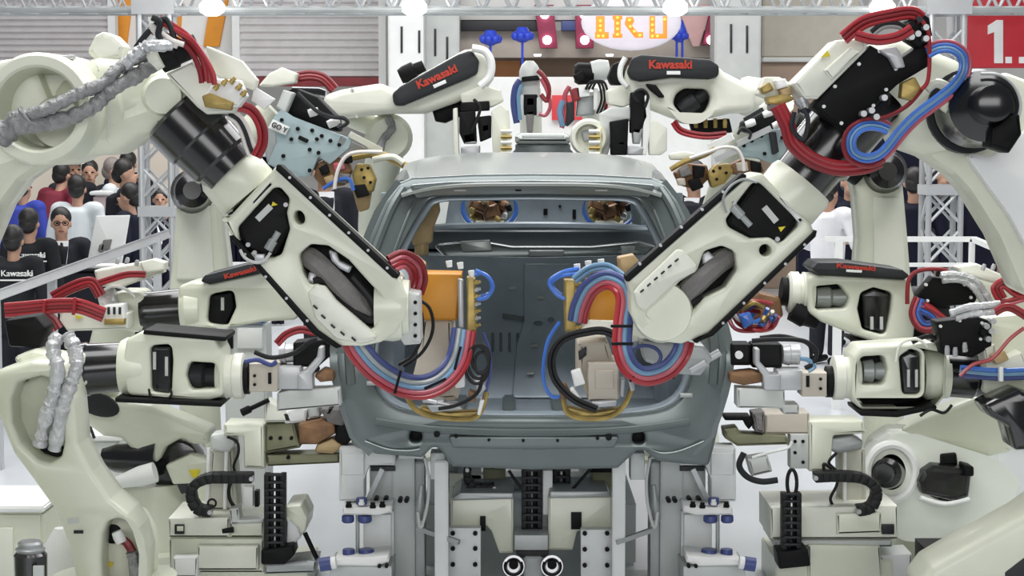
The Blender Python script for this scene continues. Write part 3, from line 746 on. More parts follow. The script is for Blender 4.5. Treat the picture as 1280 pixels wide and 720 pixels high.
# ------------------------------------------------------------------ front left robot
X0 = P(-135, 400, 7.05)
LF = thing('welding_robot', 'large cream welding robot at upper left, black barrel, forearm reaching into the tailgate', 'robot', (X0.x, 7.05, 0))
fo = [(284, 274), (302, 254), (338, 216), (345, 207), (499, 348), (509, 372), (507, 396), (494, 416), (476, 428), (452, 433), (421, 432), (392, 413), (290, 298), (277, 270)]
h1 = [(297, 284), (341, 235), (350, 234), (362, 248), (358, 266), (362, 286), (352, 318), (340, 323), (311, 316), (298, 300)]
h2 = [(373, 318), (388, 305), (410, 307), (436, 325), (460, 352), (478, 371), (475, 391), (466, 413), (452, 409), (407, 371), (399, 354), (387, 357), (378, 341)]
part('forearm', G().plate(fo, 7.0, .26, [h1, oval(374, 272, 6.5, 9, 16, -20), h2], b=.014, r=10), CREAM, LF, ang=50)
part('forearm_web', G().plate([(290, 262), (330, 215), (350, 220), (490, 355), (495, 395), (455, 420), (400, 408), (300, 295)], 7.14, .08, b=.01, r=8), BLKM, LF)
part('edge_strip', G().plate([(346, 205), (351, 206), (499, 343), (497, 349), (490, 347), (344, 212)], 6.985, .1, b=.008, r=3), BLKM, LF)
part('edge_strip', G().plate([(287, 297), (291, 293), (398, 413), (428, 434), (420, 436), (390, 417)], 6.985, .1, b=.008, r=3), BLKM, LF)
g = G()
for k in range(7):
    c = off((350, 209), (492, 343), (k + .4) / 7); g.disc(c, 6.955, .03, 2, 8)
part('strip_bolts', g, STEEL, LF) if False else g.bm.free()
part('collar', G().px((281, 207), (312, 244), 7.125, [(0, 37), (.15, 41), (.85, 42), (1, 38)], 36), CREAM, LF)
b = part('barrel', G().px((218, 140), (290, 214), 7.08, [(0, 42), (.05, 47), (.45, 47), (.48, 44), (.8, 42), (.84, 38), (1, 36)], 32), BLACK, LF)
for c in ((218, 178), (247, 192), (255, 148)):
    part('cap_screw', G().disc(c, 6.995, .03, 2.5, 8), STEEL, b)
mc = part('motor_cover', G().plate([(296, 284), (345, 232), (366, 252), (358, 270), (362, 286), (345, 318), (330, 320), (306, 312)], 7.02, .12, b=.015, r=4), BLKM, LF)
part('rating_label', G().plate(rect(330, 266, 8, 24, 45), 7.012, .006, b=0, r=0), GREYP, mc, 'grey rating label')
part('warning_sticker', G().plate([(341, 252), (347, 256), (339, 258)], 7.012, .006, b=0, r=0), YEL, mc, 'yellow warning triangle')
part('connector', G().px((335, 312), (348, 290), 7.0, [(0, 6), (.5, 6), (.55, 4), (1, 4)], 12), MIDG, mc)
part('side_cap', G().plate([(314, 252), (338, 226), (342, 230), (318, 257)], 7.0, .05, b=.006, r=1), WHITE, mc)
for c in ((357, 256), (310, 306), (318, 316)): part('connector', G().disc(c, 7.0, .04, 3, 10), STEEL, mc)
part('wrist_drive_tube', G().hose([(384, 322, 7.1), (396, 328, 7.06), (430, 362, 7.04), (462, 396, 7.08)], 7.06, 14, lump=0), SLEEVE, LF)
part('drive_lining', G().tube([P(x, y, 7.03) for x, y in ((392, 352), (408, 352), (432, 380), (460, 400), (470, 392), (462, 372), (440, 346))], M(5, 7), seg=8), RUB, LF)
ac = part('access_cover', G().plate([(384, 366), (394, 356), (406, 358), (420, 376), (462, 412), (474, 424), (452, 430), (420, 424), (394, 398)], 6.975, .06, b=.014, r=6), CREAM2, LF, 'bolted ivory cover')
for c in ((394, 384), (404, 396), (416, 408), (428, 417), (442, 424)): part('slot', G().plate(rect(c[0], c[1], 7, 2.5, 42), 6.968, .01, b=.001, r=1), CHAR, ac)
for q in ([(410, 312), (420, 316), (424, 326), (440, 334), (436, 342), (424, 336), (414, 326)], [(386, 340), (396, 342), (394, 356), (384, 352)]):
    part('cable_clamp', G().plate(q, 7.03, .05, b=.008, r=2), ALU, LF)
part('wrist_housing', G().px((470, 385), (512, 385), 7.12, [(0, 40), (.5, 42), (.8, 40), (.82, 36), (1, 35)], 28), CREAM, LF)
w_ = part('wrist_flange', G().plate([(503, 364), (524, 368), (526, 430), (505, 432), (498, 420)], 7.06, .2, b=.01, r=3), GREYP, LF)
for c in ((519, 378), (519, 392), (519, 406), (519, 420)): part('bolt', G().disc(c, 7.05, .03, 2.4, 8), BLKM, w_)
# elbow and lower arm
part('elbow_housing', G().plate([(88, 88), (118, 68), (150, 72), (205, 84), (248, 112), (250, 134), (226, 152), (204, 172), (178, 168), (140, 193), (100, 196), (70, 180)], 7.0, .38, b=.06, r=18), CREAM, LF, ang=60)
part('elbow_boss', G().lathe(P(204, 120, 6.965), P(204, 120, 7.1), [(0, M(22, 7)), (.3, M(26, 7)), (1, M(30, 7))], 28), CREAM, LF)
part('elbow_drum', G().px((84, 140), (206, 122), 7.14, [(0, 50), (.1, 57), (.3, 57), (.33, 53), (.62, 51), (.65, 47), (.9, 45), (1, 38)], 40), CREAM, LF)
for x in (118, 132): part('cable_line', G().hose([(x, 104), (x + 6, 126), (x + 4, 150), (x + 2, 172)], 6.965, 1.3), GREYP, LF)
a = P(46, 136, 6.78)
part('arm_head', G().lathe(a, a + Vector((0, .5, 0)), [(.45, 0), (.45, M(44, 7)), (.02, M(50, 7)), (0, M(53, 7)), (0, M(64, 7)), (.06, M(68, 7)), (1, M(70, 7))], 48), CREAM, LF)
part('joint_cap', G().lathe(a + Vector((0.05, .1, -.05)), a + Vector((0.05, .3, -.05)), [(0, M(30, 7)), (.2, M(34, 7)), (1, M(36, 7))], 32), CREAM2, LF)
part('lower_arm', G().plate([(-30, 80), (40, 68), (90, 190), (57, 202), (22, 226), (-2, 258), (-28, 320), (-60, 460), (-210, 460), (-160, 250), (-90, 120)], 6.95, .3, b=.04, r=20), CREAM, LF)
pedestal(LF, X0.x, 7.1, .34, P(0, 450, 7.05).z)
part('top_cover', G().plate([(108, 64), (118, 44), (128, 39), (142, 44), (156, 58), (152, 74), (122, 80)], 7.04, .14, b=.02, r=6), CREAM2, LF)
part('tube_clamp', G().plate([(8, 84), (60, 70), (92, 68), (92, 74), (50, 82), (10, 96)], 6.9, .05, b=.008, r=3), BRTFOIL, LF)
# wrapped hoses over the elbow
part('wrapped_hose', G().hose([(2, 166, 6.72), (30, 158, 6.7), (70, 152, 6.7), (112, 136, 6.72), (140, 112, 6.74), (168, 96, 6.78), (196, 78, 6.85)], 6.75, 9.5, lump=.16, n=8, seg=12), FOIL, LF)
part('wrapped_hose', G().hose([(26, 146, 6.7), (60, 136, 6.68), (96, 118, 6.7), (128, 104, 6.72), (150, 84, 6.76), (184, 68, 6.84)], 6.72, 8, lump=.16, n=8, seg=12), FOIL, LF)
part('wrapped_hose', G().hose([(0, 172, 6.7), (16, 158, 6.68), (34, 144, 6.68)], 6.7, 15, lump=.14, n=8, seg=12), FOIL, LF)
part('wrapped_hose', G().hose([(150, 88, 6.78), (172, 66, 6.76), (186, 58, 6.76), (214, 56, 6.8)], 6.75, 8, lump=.2, n=8), BRTFOIL, LF)
part('hose_collar', G().px((188, 78), (200, 72), 6.84, [(0, 12), (.3, 14), (1, 13)], 18), CREAM2, LF)
part('connector_drum', G().px((200, 74), (246, 56), 6.9, [(0, 18), (.4, 18), (.45, 15), (1, 14)], 20), BLKM, LF)
part('hose', G().hose([(170, 60), (182, 44), (196, 30), (206, 24), (214, 36), (218, 52)], 6.8, 4), CHAR, LF)
part('hose', G().hose([(190, 22), (200, 28), (198, 44), (206, 56)], 6.78, 4), CHAR, LF)
for i, (q, m) in enumerate((([(196, 28), (210, 34), (228, 44), (244, 60), (254, 80), (257, 102)], RED), ([(200, 22), (220, 34), (236, 46), (250, 64), (260, 84), (262, 104)], RED), ([(190, 40), (208, 44), (228, 54), (242, 70), (250, 90), (252, 104)], DRED),
            ([(204, 30), (226, 42), (242, 52), (256, 72), (266, 92), (268, 106)], RED), ([(188, 34), (204, 50), (222, 58)], WHOSE), ([(186, 30), (198, 38), (214, 50), (230, 56)], WHOSE))):
    part('hose', G().hose(q, 6.82 - .006 * i, 3.4), m, LF)
vb = part('valve_box', G().plate([(206, 92), (240, 76), (258, 90), (300, 128), (292, 141), (258, 143), (246, 134)], 6.92, .16, b=.012, r=3), CREAM2, LF, 'ivory valve box with brass fittings')
part('valve_block', G().plate([(256, 118), (270, 98), (300, 100), (308, 120), (298, 134), (264, 134)], 6.86, .08, b=.01, r=2), WHITE, vb)
for c in ((268, 112), (278, 106), (288, 104), (296, 112), (302, 120)): part('fitting', G().px(off(c, c, 0), (c[0] + 6, c[1] - 7), 6.86, [(0, 3.4), (.6, 3.4), (.65, 2.4), (1, 2.4)], 10), BRASS, vb)
part('manifold', G().plate([(252, 120), (262, 116), (292, 128), (288, 138), (256, 134)], 6.84, .05, b=.006, r=2), BRASS, vb)
part('tray_panel', G().plate([(256, 56), (302, 76), (322, 100), (318, 114), (266, 92)], 6.98, .06, b=.008, r=3), CREAM2, LF)
part('id_plate', G().plate([(318, 108), (344, 124), (330, 137), (314, 126)], 7.0, .02, b=.003, r=1), WHITE, LF)
hoses(LF, [(296, 132), (314, 138), (326, 156), (328, 178), (320, 196)], 6.98, 3.6, [DRED, RED])
hoses(LF, [(286, 142), (298, 150), (306, 164), (312, 182), (316, 192)], 7.0, 2.6, [WHOSE, CHAR, WHOSE])
# welding gun
def gun_common(t, gunlabel, ip, oq, body, manif, Y):
    gn = part('welding_gun', G().plate(body, Y + .02, .3, b=.02, r=4), BEIGE, t, gunlabel)
    o = part('transformer_cover', G().plate(oq, Y - .04, .22, b=.008, r=2), ORANGE, gn, 'amber transformer cover')
    part('water_manifold', G().plate(manif, Y - .08, .1, b=.008, r=2), BRASS, gn)
    return gn
gn = gun_common(LF, 'spot welding gun with amber transformer, in left of tailgate', None, [(525, 342), (577, 343), (571, 401), (527, 400)], [(527, 396), (566, 398), (568, 446), (580, 470), (572, 500), (528, 504), (516, 470), (521, 450)], [(583, 346), (594, 349), (596, 414), (583, 416)], 7.5)
for k in range(7): part('fitting', G().px((592, 354 + k * 9), (601, 352 + k * 9), 7.43, [(0, 3), (.6, 3), (.65, 2), (1, 2)], 8), STEEL if k % 2 else BRASS, gn)
part('busbar', G().plate([(572, 348), (579, 350), (580, 412), (573, 410)], 7.4, .06, b=.008, r=3), STEEL, gn)
for c in ((562, 334), (576, 336), (590, 346)): part('fitting', G().px(c, (c[0] - 1, c[1] - 8), 7.45, [(0, 3.4), (1, 4.2)], 10), WHITE, gn)
part('mounting_bracket', G().plate([(502, 324), (520, 320), (532, 330), (530, 342), (512, 344)], 7.55, .1, b=.01, r=3), TAN, gn)
part('electrode_arm', G().tube([P(x, y, 7.42) for x, y in ((507, 492), (516, 508), (532, 518), (560, 523), (590, 523), (602, 512), (608, 490))], M(3.8, 7.4), seg=8, flat=.8), BRASS, gn)
part('arm_plate', G().plate([(524, 508), (560, 516), (600, 514), (600, 524), (556, 526), (528, 520)], 7.44, .08, b=.008, r=3), BRASS, gn)
for q, m in (([(568, 468), (580, 466), (581, 484), (569, 486)], WHITE), ([(556, 470), (562, 470), (562, 492), (557, 492)], STEEL), ([(526, 496), (556, 500), (556, 506), (528, 504)], STEEL), ([(592, 476), (602, 470), (608, 486), (598, 496)], STEEL), ([(586, 488), (596, 492), (594, 504), (584, 500)], COPPER), ([(600, 500), (606, 500), (600, 520), (596, 518)], WHITE), ([(532, 506), (570, 504), (580, 512), (540, 516)], MIDG)):
    part('actuator_piece', G().plate(q, 7.4, .08, b=.006, r=2), m, gn)
part('pushrod', G().px((530, 500), (562, 506), 7.38, [(0, 3), (.5, 3), (.52, 2), (1, 2)], 10), STEEL, gn)
hoses(LF, [(438, 418, 7.1), (450, 440, 7.1), (470, 462, 7.15), (500, 480, 7.2), (530, 484, 7.25), (556, 472, 7.3), (573, 448, 7.35), (580, 412, 7.38)], 7.2, 3.6, [RED, PINK, LBLUE, MATS['machined_grey'], NAVY][::-1], 6.2)
for c, a in (((452, 446), 40), ((497, 478), 105), ((544, 480), 65), ((572, 448), 15)): part('cable_tie', G().plate(rect(c[0], c[1], 3.5, 30, a - 90 if a > 90 else a + 0), 7.12 if c[0] < 500 else 7.2, .02, b=.003, r=1), BLKM, LF)
hoses(LF, [(488, 331, 7.05), (504, 324, 7.1), (518, 332, 7.2), (523, 348, 7.3), (518, 366, 7.3)], 7.2, 3.2, [DRED, PINK, RED, PINK])
part('hose', G().hose([(514, 370), (536, 384), (541, 412), (528, 440), (504, 458)], 7.3, 2.2), RUB, LF)
part('hose', G().hose([(518, 372), (527, 392), (527, 420), (516, 444), (498, 456)], 7.28, 2.2), RUB, LF)
part('hose', G().hose([(594, 338), (610, 346), (616, 360), (608, 372), (596, 374)], 7.42, 2.6), BLUE, LF)
part('hose', G().hose([(594, 344), (604, 342), (613, 352), (612, 366), (598, 370)], 7.44, 2.2), BLUE, LF)
for dx, dy, r in ((0, 0, 17), (3, -4, 14), (-2, 4, 19), (4, 2, 11)):
    part('cable_loop', G().tube([P(598 + dx + r * math.cos(a) * .8, 452 + dy + r * math.sin(a) * 1.25, 7.36) for a in [i * PI / 5 for i in range(10)]], M(2, 7.4), closed=True, n=3, seg=6), RUB, LF)
part('hose', G().hose([(604, 416), (612, 440), (612, 470), (604, 500)], 7.42, 2), NAVY, LF)
part('hose', G().hose([(604, 470), (596, 492), (572, 506), (548, 511)], 7.36, 2.4), RUB, LF)

# ------------------------------------------------------------------ front right robot
X1 = P(1625, 400, 7.15)
RF = thing('welding_robot', 'large cream welding robot at upper right, black cable panel, forearm reaching into the tailgate', 'robot', (X1.x, 7.15, 0))
fo = [(931, 221), (951, 215), (1014, 280), (1019, 293), (888, 416), (852, 430), (822, 427), (800, 415), (789, 394), (789, 368), (783, 350)]
h1 = [(907, 275), (924, 250), (940, 229), (950, 228), (1002, 280), (976, 305), (962, 297), (938, 298), (911, 284)]
h2 = [(806, 393), (830, 374), (850, 352), (872, 338), (880, 314), (902, 307), (919, 314), (922, 338), (907, 360), (880, 373), (857, 400), (838, 404), (824, 398)]
part('forearm', G().plate(fo, 7.0, .26, [h1, oval(957, 313, 7.5, 7.5, 16), h2], b=.014, r=10), CREAM, RF, ang=50)
part('forearm_web', G().plate([(800, 360), (935, 235), (985, 230), (1010, 270), (1010, 290), (885, 400), (845, 420), (810, 405)], 7.14, .08, b=.01, r=8), BLKM, RF)
part('edge_strip', G().plate([(782, 352), (781, 345), (928, 216), (934, 219), (932, 224), (787, 352)], 6.985, .1, b=.008, r=3), BLKM, RF)
part('edge_strip', G().plate([(1022, 288), (1020, 296), (892, 420), (862, 432), (886, 416), (1018, 289)], 6.985, .1, b=.008, r=3), BLKM, RF)
part('collar', G().px((978, 257), (1004, 226), 7.125, [(0, 39), (.1, 43), (.8, 44), (1, 41)], 36), CREAM, RF)
part('barrel', G().px((1000, 226), (1096, 110), 7.16, [(0, 37), (.2, 38), (.24, 44), (.9, 46), (1, 40)], 32), BLACK, RF)
mc = part('motor_cover', G().plate([(908, 276), (944, 229), (962, 232), (1000, 272), (976, 306), (960, 300), (938, 300), (913, 284)], 7.02, .12, b=.015, r=4), BLKM, RF)
part('rating_label', G().plate(rect(963, 268, 8, 24, -40), 7.012, .006, b=0, r=0), GREYP, mc, 'grey rating label')
part('warning_sticker', G().plate([(973, 284), (982, 283), (976, 290)], 7.012, .006, b=0, r=0), YEL, mc, 'yellow warning triangle')
part('connector', G().px((916, 258), (938, 282), 7.0, [(0, 6), (.5, 6), (.55, 4), (1, 4)], 12), MIDG, mc)
part('side_cap', G().plate([(972, 246), (978, 243), (1004, 274), (1000, 280)], 7.0, .05, b=.006, r=1), WHITE, mc)
for c in ((972, 299), (1000, 276), (918, 254)): part('connector', G().disc(c, 7.0, .04, 3, 10), STEEL, mc)
part('wrist_drive_tube', G().hose([(908, 322, 7.1), (896, 330, 7.06), (868, 356, 7.04), (840, 386, 7.08)], 7.06, 14), SLEEVE, RF)
part('drive_lining', G().tube([P(x, y, 7.03) for x, y in ((812, 392), (836, 378), (852, 362), (872, 346), (878, 330))], M(4, 7), seg=8), RUB, RF)
part('drive_lining', G().tube([P(x, y, 7.03) for x, y in ((832, 400), (850, 396), (866, 378), (878, 372))], M(4, 7), seg=8), RUB, RF)
ac = part('access_cover', G().plate([(792, 366), (800, 356), (846, 312), (854, 313), (872, 332), (870, 340), (846, 352), (806, 390), (796, 382)], 6.955, .07, b=.012, r=4), CREAM2, RF, 'bolted ivory cover')
for k in range(6):
    c = off((800, 366), (852, 320), (k + .3) / 6); part('slot', G().plate(rect(c[0], c[1], 6, 2.2, -40), 6.948, .01, b=.001, r=1), CHAR, ac)
for q in ([(878, 318), (886, 314), (894, 322), (884, 334), (878, 330)], [(876, 380), (886, 372), (894, 368), (890, 380), (874, 394)]):
    part('cable_clamp', G().plate(q, 7.03, .05, b=.008, r=2), ALU, RF)
part('wrist_housing', G().lathe(P(828, 390, 7.0), P(828, 390, 7.36), [(0, M(36, 7)), (.1, M(39, 7)), (1, M(39, 7))], 32), CREAM, RF)
part('wrist_flange', G().plate([(800, 425), (880, 432), (892, 448), (876, 470), (846, 468), (806, 452)], 7.28, .18, b=.012, r=4), MIDG, RF)
part('sensor_bar', G().px((862, 462), (900, 440), 7.3, [(0, 8), (.5, 8), (.55, 5), (1, 5)], 12), ALU, RF)
# elbow, panel, boxes
part('elbow_housing', G().plate([(1085, 60), (1120, 44), (1160, 60), (1205, 78), (1222, 130), (1200, 185), (1160, 194), (1128, 184), (1112, 150)], 7.22, .34, b=.05, r=18), CREAM, RF, ang=60)
part('lower_arm', G().plate([(1120, 182), (1150, 150), (1200, 110), (1260, 90), (1340, 120), (1640, 300), (1690, 480), (1560, 480), (1400, 420), (1277, 364), (1248, 296), (1213, 240), (1193, 218), (1160, 196)], 7.3, .28, b=.04, r=16), CREAM, RF)
part('arm_cover_or_lit_face', G().plate([(1204, 190), (1240, 196), (1300, 150), (1490, 310), (1490, 460), (1320, 380), (1262, 270)], 7.25, .06, b=.015, r=12), WHITE, RF, 'white plate painted as the lit arm face')  # white plate laid on the arm to paint its face brightly lit
pedestal(RF, X1.x, 7.42, .34, P(0, 440, 7.15).z)
cp = part('cable_panel', G().plate([(1016, 133), (1088, 56), (1122, 76), (1160, 50), (1162, 82), (1122, 106), (1058, 166)], 6.94, .14, b=.008, r=2), BLKM, RF, 'black cable panel with white screws')
for c in ((1030, 133), (1052, 154), (1044, 108), (1074, 80), (1100, 64), (1092, 132), (1108, 112), (1120, 86)): part('screw', G().disc(c, 6.93, .02, 2.3, 8), WHITE, cp)
vb = part('valve_box', G().plate([(992, 104), (1046, 50), (1080, 48), (1084, 62), (1022, 124), (1006, 124)], 6.92, .2, b=.012, r=3), CREAM2, RF, 'long ivory valve box')
part('warning_sticker', G().plate([(1026, 72), (1034, 63), (1038, 70)], 6.915, .006, b=0, r=0), YEL, vb)
part('box_lid', G().plate([(1030, 88), (1064, 58), (1076, 66), (1040, 100)], 6.9, .04, b=.008, r=2), CREAM2, vb)
part('cable_gland', G().px((1000, 122), (1006, 134), 6.95, [(0, 9), (.5, 9), (.55, 7), (1, 7)], 14), STEEL, vb)
tbk = part('tool_bracket', G().plate([(946, 118), (956, 96), (974, 96), (992, 106), (984, 120), (962, 124)], 7.06, .1, b=.008, r=3), CREAM2, RF, 'pale bracket with brass fittings')
for q, m in (([(958, 122), (984, 116), (994, 124), (976, 132), (960, 130)], BRASS), ([(950, 110), (962, 102), (968, 112), (954, 118)], BRASS), ([(968, 100), (982, 98), (986, 108), (972, 112)], WHITE), ([(974, 112), (988, 108), (992, 118), (978, 122)], TAN), ([(962, 130), (974, 130), (972, 140), (962, 138)], SLEEVE)):
    part('fitting', G().plate(q, 7.01, .08, b=.006, r=2), m, tbk)
part('hose', G().hose([(993, 140), (990, 160), (1004, 174), (1010, 150), (1003, 132)], 6.94, 3), CHAR, RF)
hoses(RF, [(972, 132), (984, 156), (992, 180), (1016, 200), (1046, 210), (1080, 208), (1100, 200)], 6.96, 4, [RED, RED, DRED], 6)
lp = [(1112, 160), (1100, 155), (1084, 154), (1070, 160), (1061, 174), (1064, 192), (1080, 201), (1098, 198), (1112, 186), (1128, 166), (1148, 146), (1172, 128), (1194, 110), (1207, 90), (1206, 70), (1192, 58), (1174, 57), (1158, 64)]
part('hose', G().hose([(1152, 112), (1134, 132), (1108, 146), (1082, 150), (1062, 160), (1054, 180), (1062, 200), (1086, 208), (1106, 200)], 6.91, 2.8, n=8), DRED, RF)
for d, m in ((5, PINK), (0.5, BLUE), (-3.5, LBLUE), (-7.5, BLUE)):
    part('hose', G().hose(par_(lp, d), 6.9 + .004 * d, 2.3, n=8), m, RF)
hoses(RF, [(1054, 48), (1080, 28), (1110, 20), (1140, 16), (1152, 24)], 6.9, 3, [RED, DRED, RED])
hoses(RF, [(1070, 44), (1096, 50), (1122, 46), (1140, 36)], 6.86, 3.4, [RED, RED])
hoses(RF, [(1090, 42), (1104, 32), (1124, 32), (1136, 44)], 6.9, 2.6, [CHAR, MIDG])
hoses(RF, [(1148, 20), (1160, 40), (1162, 70), (1160, 100), (1152, 112)], 6.88, 2.6, [RED])
mb = part('connector_block', G().plate([(1134, 26), (1150, 14), (1162, 22), (1166, 44), (1150, 60), (1134, 50)], 6.9, .1, b=.008, r=2), BLKM, RF)
for c in ((1140, 30), (1150, 24), (1158, 34), (1148, 42), (1140, 46), (1158, 48)): part('plug', G().disc(c, 6.86, .06, 4, 8), random.choice((CHAR, STEEL, BLKM)), mb)
for q in ([(1098, 62), (1120, 58), (1128, 70), (1132, 84), (1120, 86), (1112, 72)], [(1128, 104), (1144, 96), (1152, 110), (1140, 126), (1126, 122)]):
    part('cable_clamp', G().plate(q, 6.9, .06, b=.006, r=2), ALU if q[0][0] < 1100 else BRASS, RF)
part('cable_bridge', G().tube([P(x, y, 6.95) for x, y in ((1158, 112), (1170, 104), (1184, 110), (1186, 126), (1178, 138))], M(6, 7), seg=8), CREAM, RF)
for c in ((1090, 138), (1096, 146), (1080, 142), (1106, 122)): part('fitting', G().disc(c, 6.88, .05, 4, 10), STEEL, RF)
a, b = P(1212, 138, 7.22), P(1240, 130, 6.78)
am = part('axis_motor', G().lathe(a, b, [(0, M(48, 7)), (.3, M(50, 7)), (.35, M(46, 7)), (.7, M(44, 7)), (.75, M(36, 7)), (.8, M(24, 7)), (1.1, M(22, 7)), (1.12, M(16, 7))], 32), BLACK, RF, 'large black joint motor')
part('motor_plug', G().plate([(1240, 160), (1275, 140), (1278, 168), (1262, 192), (1238, 184)], 6.84, .14, b=.015, r=4), BLKM, am)
part('motor_flange', G().lathe(P(1206, 140, 7.26), P(1211, 139, 7.2), [(0, M(54, 7)), (1, M(54, 7))], 32), CHAR, am)
part('cable', G().hose([(1226, 92), (1250, 94), (1268, 108), (1276, 130), (1272, 150)], 6.88, 2), GREYP, am)
# right gun
gn = gun_common(RF, 'spot welding gun with amber transformer, in right of tailgate', None, [(734, 352), (776, 352), (776, 403), (735, 403)], [(722, 428), (760, 426), (768, 452), (774, 456), (774, 500), (736, 502), (722, 470)], [(705, 350), (720, 350), (721, 414), (706, 415)], 7.5)
part('gun_box', G().box(735, 454, 773, 500, 7.42, .1, b=.01), BEIGE, gn)
part('gun_panel', G().box(744, 463, 767, 486, 7.41, .03, b=.006), TAN if False else BEIGE, gn)
part('gun_window', G().plate([(723, 440), (733, 433), (733, 444), (724, 451)], 7.5, .04, b=.004, r=1), CHAR, gn)
part('shunt_plate', G().plate([(722, 414), (737, 400), (794, 402), (812, 424), (790, 428), (770, 420)], 7.44, .1, b=.01, r=4), CREAM2, gn)
for k in range(7): part('fitting', G().px((718, 356 + k * 9), (727, 354 + k * 9), 7.43, [(0, 3), (.6, 3), (.65, 2), (1, 2)], 8), STEEL if k % 2 else BRASS, gn)
for c in ((736, 334), (752, 332), (722, 338)): part('fitting', G().px(c, (c[0] - 1, c[1] - 8), 7.45, [(0, 3.6), (1, 4.4)], 10), WHITE, gn)
part('mounting_bracket', G().plate([(772, 322), (792, 318), (800, 328), (786, 344), (774, 340)], 7.5, .1, b=.01, r=3), TAN, gn)
part('electrode_arm', G().tube([P(x, y, 7.42) for x, y in ((704, 496), (708, 514), (722, 522), (750, 523), (768, 518), (782, 504), (790, 484))], M(3.8, 7.4), seg=8, flat=.8), BRASS, gn)
part('arm_plate', G().plate([(706, 508), (740, 516), (780, 510), (770, 522), (740, 526), (712, 522)], 7.44, .08, b=.008, r=3), BRASS, gn)
for q, m in (([(714, 466), (726, 462), (732, 480), (718, 484)], WHITE), ([(776, 474), (782, 474), (780, 496), (775, 496)], STEEL), ([(738, 502), (772, 500), (770, 508), (740, 510)], STEEL), ([(696, 484), (708, 480), (714, 494), (702, 500)], COPPER), ([(712, 488), (718, 486), (730, 504), (724, 506)], WHITE), ([(784, 470), (792, 468), (794, 488), (788, 490)], STEEL)):
    part('actuator_piece', G().plate(q, 7.4, .08, b=.006, r=2), m, gn)
hoses(RF, [(722, 402, 7.4), (726, 382, 7.38), (738, 360, 7.34), (758, 350, 7.3), (776, 358, 7.26), (782, 376, 7.24), (779, 404, 7.2), (778, 436, 7.15), (788, 460, 7.1), (808, 470, 7.08), (834, 462, 7.08), (850, 444, 7.08), (856, 426, 7.1)], 7.2, 3.8, [NAVY, LBLUE, PINK, RED], 6)
hoses(RF, [(718, 350, 7.4), (738, 336, 7.38), (760, 334, 7.36), (778, 346, 7.3)], 7.2, 3, [LBLUE, LBLUE])
for c, a in (((777, 408), 0), ((778, 430), 0), ((796, 467), -50), ((834, 463), 50)): part('cable_tie', G().plate(rect(c[0], c[1], 27, 3.4, a), 7.08, .02, b=.003, r=1), BLKM, RF)
hoses(RF, [(778, 424, 7.3), (756, 414, 7.34), (734, 415, 7.36), (704, 424, 7.38), (690, 446, 7.38), (694, 474, 7.38), (716, 498, 7.36), (746, 512, 7.34)], 7.2, 2.8, [RUB, RUB], 5)
part('hose', G().hose([(724, 336), (704, 340), (687, 352), (694, 366), (706, 374)], 7.42, 2.6), BLUE, RF)
part('hose', G().hose([(722, 342), (700, 346), (690, 356), (702, 368)], 7.44, 2.2), BLUE, RF)
part('hose', G().hose([(700, 402), (686, 424), (680, 450), (680, 478), (690, 496), (702, 494)], 7.44, 2.4), BLUE, RF)
part('cable_loop', G().tube([P(806 + 20 * math.cos(a), 446 + 14 * math.sin(a), 7.28) for a in [i * PI / 5 for i in range(10)]], M(2.4, 7.2), closed=True, n=3, seg=6), NAVY, RF)

for c in ((362, 222), (388, 247), (412, 269), (436, 291), (460, 313), (484, 335), (306, 318), (332, 346), (358, 373), (384, 401)): part('strip_screw', G().disc(c, 6.98, .03, 1.9, 8), ALU, LF)
for c in ((800, 330), (826, 307), (852, 284), (878, 262), (904, 240), (1006, 306), (982, 330), (956, 354), (930, 379), (904, 404)): part('strip_screw', G().disc(c, 6.98, .03, 1.9, 8), ALU, RF)
part('cable', G().hose([(908, 266), (904, 248), (914, 232), (930, 224), (946, 228)], 6.97, 1.6), MIDG, RF)
part('cable', G().hose([(300, 312), (306, 322), (318, 328), (330, 326), (338, 316)], 6.97, 2), GREYP, LF)
part('connector', G().box(318, 318, 330, 328, 6.97, .04, b=.006), ALU, LF)
# ------------------------------------------------------------------ left middle robots beside the car
def forearm_thing(t, outline, holes, Y, th, lid=None, web=True, m=CREAM, hb=.012):
    part('forearm', G().plate(outline, Y, th, holes, b=hb, r=8), m, t, ang=50)
    if web:
        cx = sum(p[0] for p in outline) / len(outline); cy = sum(p[1] for p in outline) / len(outline)
        part('forearm_web', G().plate([(cx + (x - cx) * .9, cy + (y - cy) * .86) for x, y in outline], Y + th * .6, th * .3, b=.01, r=6), BLKM, t)

# lower one: level arm with wrapped hoses and a big curved lower arm
x0 = P(70, 700, 7.75)
LL = thing('welding_robot', 'cream welding robot at lower left, wrapped hoses, level forearm pointing at the car', 'robot', (P(120, 700, 7.8).x, 7.8, 0))
forearm_thing(LL, [(158, 424), (176, 415), (268, 422), (278, 442), (278, 496), (262, 500), (246, 500), (160, 494), (152, 460)], [[(187, 432), (214, 430), (216, 450), (214, 494), (188, 490)], [(236, 452), (270, 454), (273, 486), (238, 488), (232, 470)]], 7.85, .24)
part('edge_strip', G().plate([(180, 412), (282, 421), (282, 427), (178, 418)], 7.83, .28, b=.006, r=2), BLKM, LL)
part('edge_strip', G().plate([(143, 497), (277, 503), (277, 509), (144, 503)], 7.8, .3, b=.006, r=2), BLKM, LL)
part('barrel', G().px((98, 462), (160, 458), 7.97, [(0, 33), (.2, 34), (.25, 32), (1, 31)], 28), BLACK, LL)
part('collar', G().px((152, 458), (190, 458), 7.97, [(0, 33), (.2, 37), (.8, 36), (1, 33)], 28), CREAM, LL)
mc = part('motor_cover', G().plate([(190, 434), (213, 434), (213, 492), (191, 488)], 7.88, .1, b=.01, r=3), BLACK, LL)
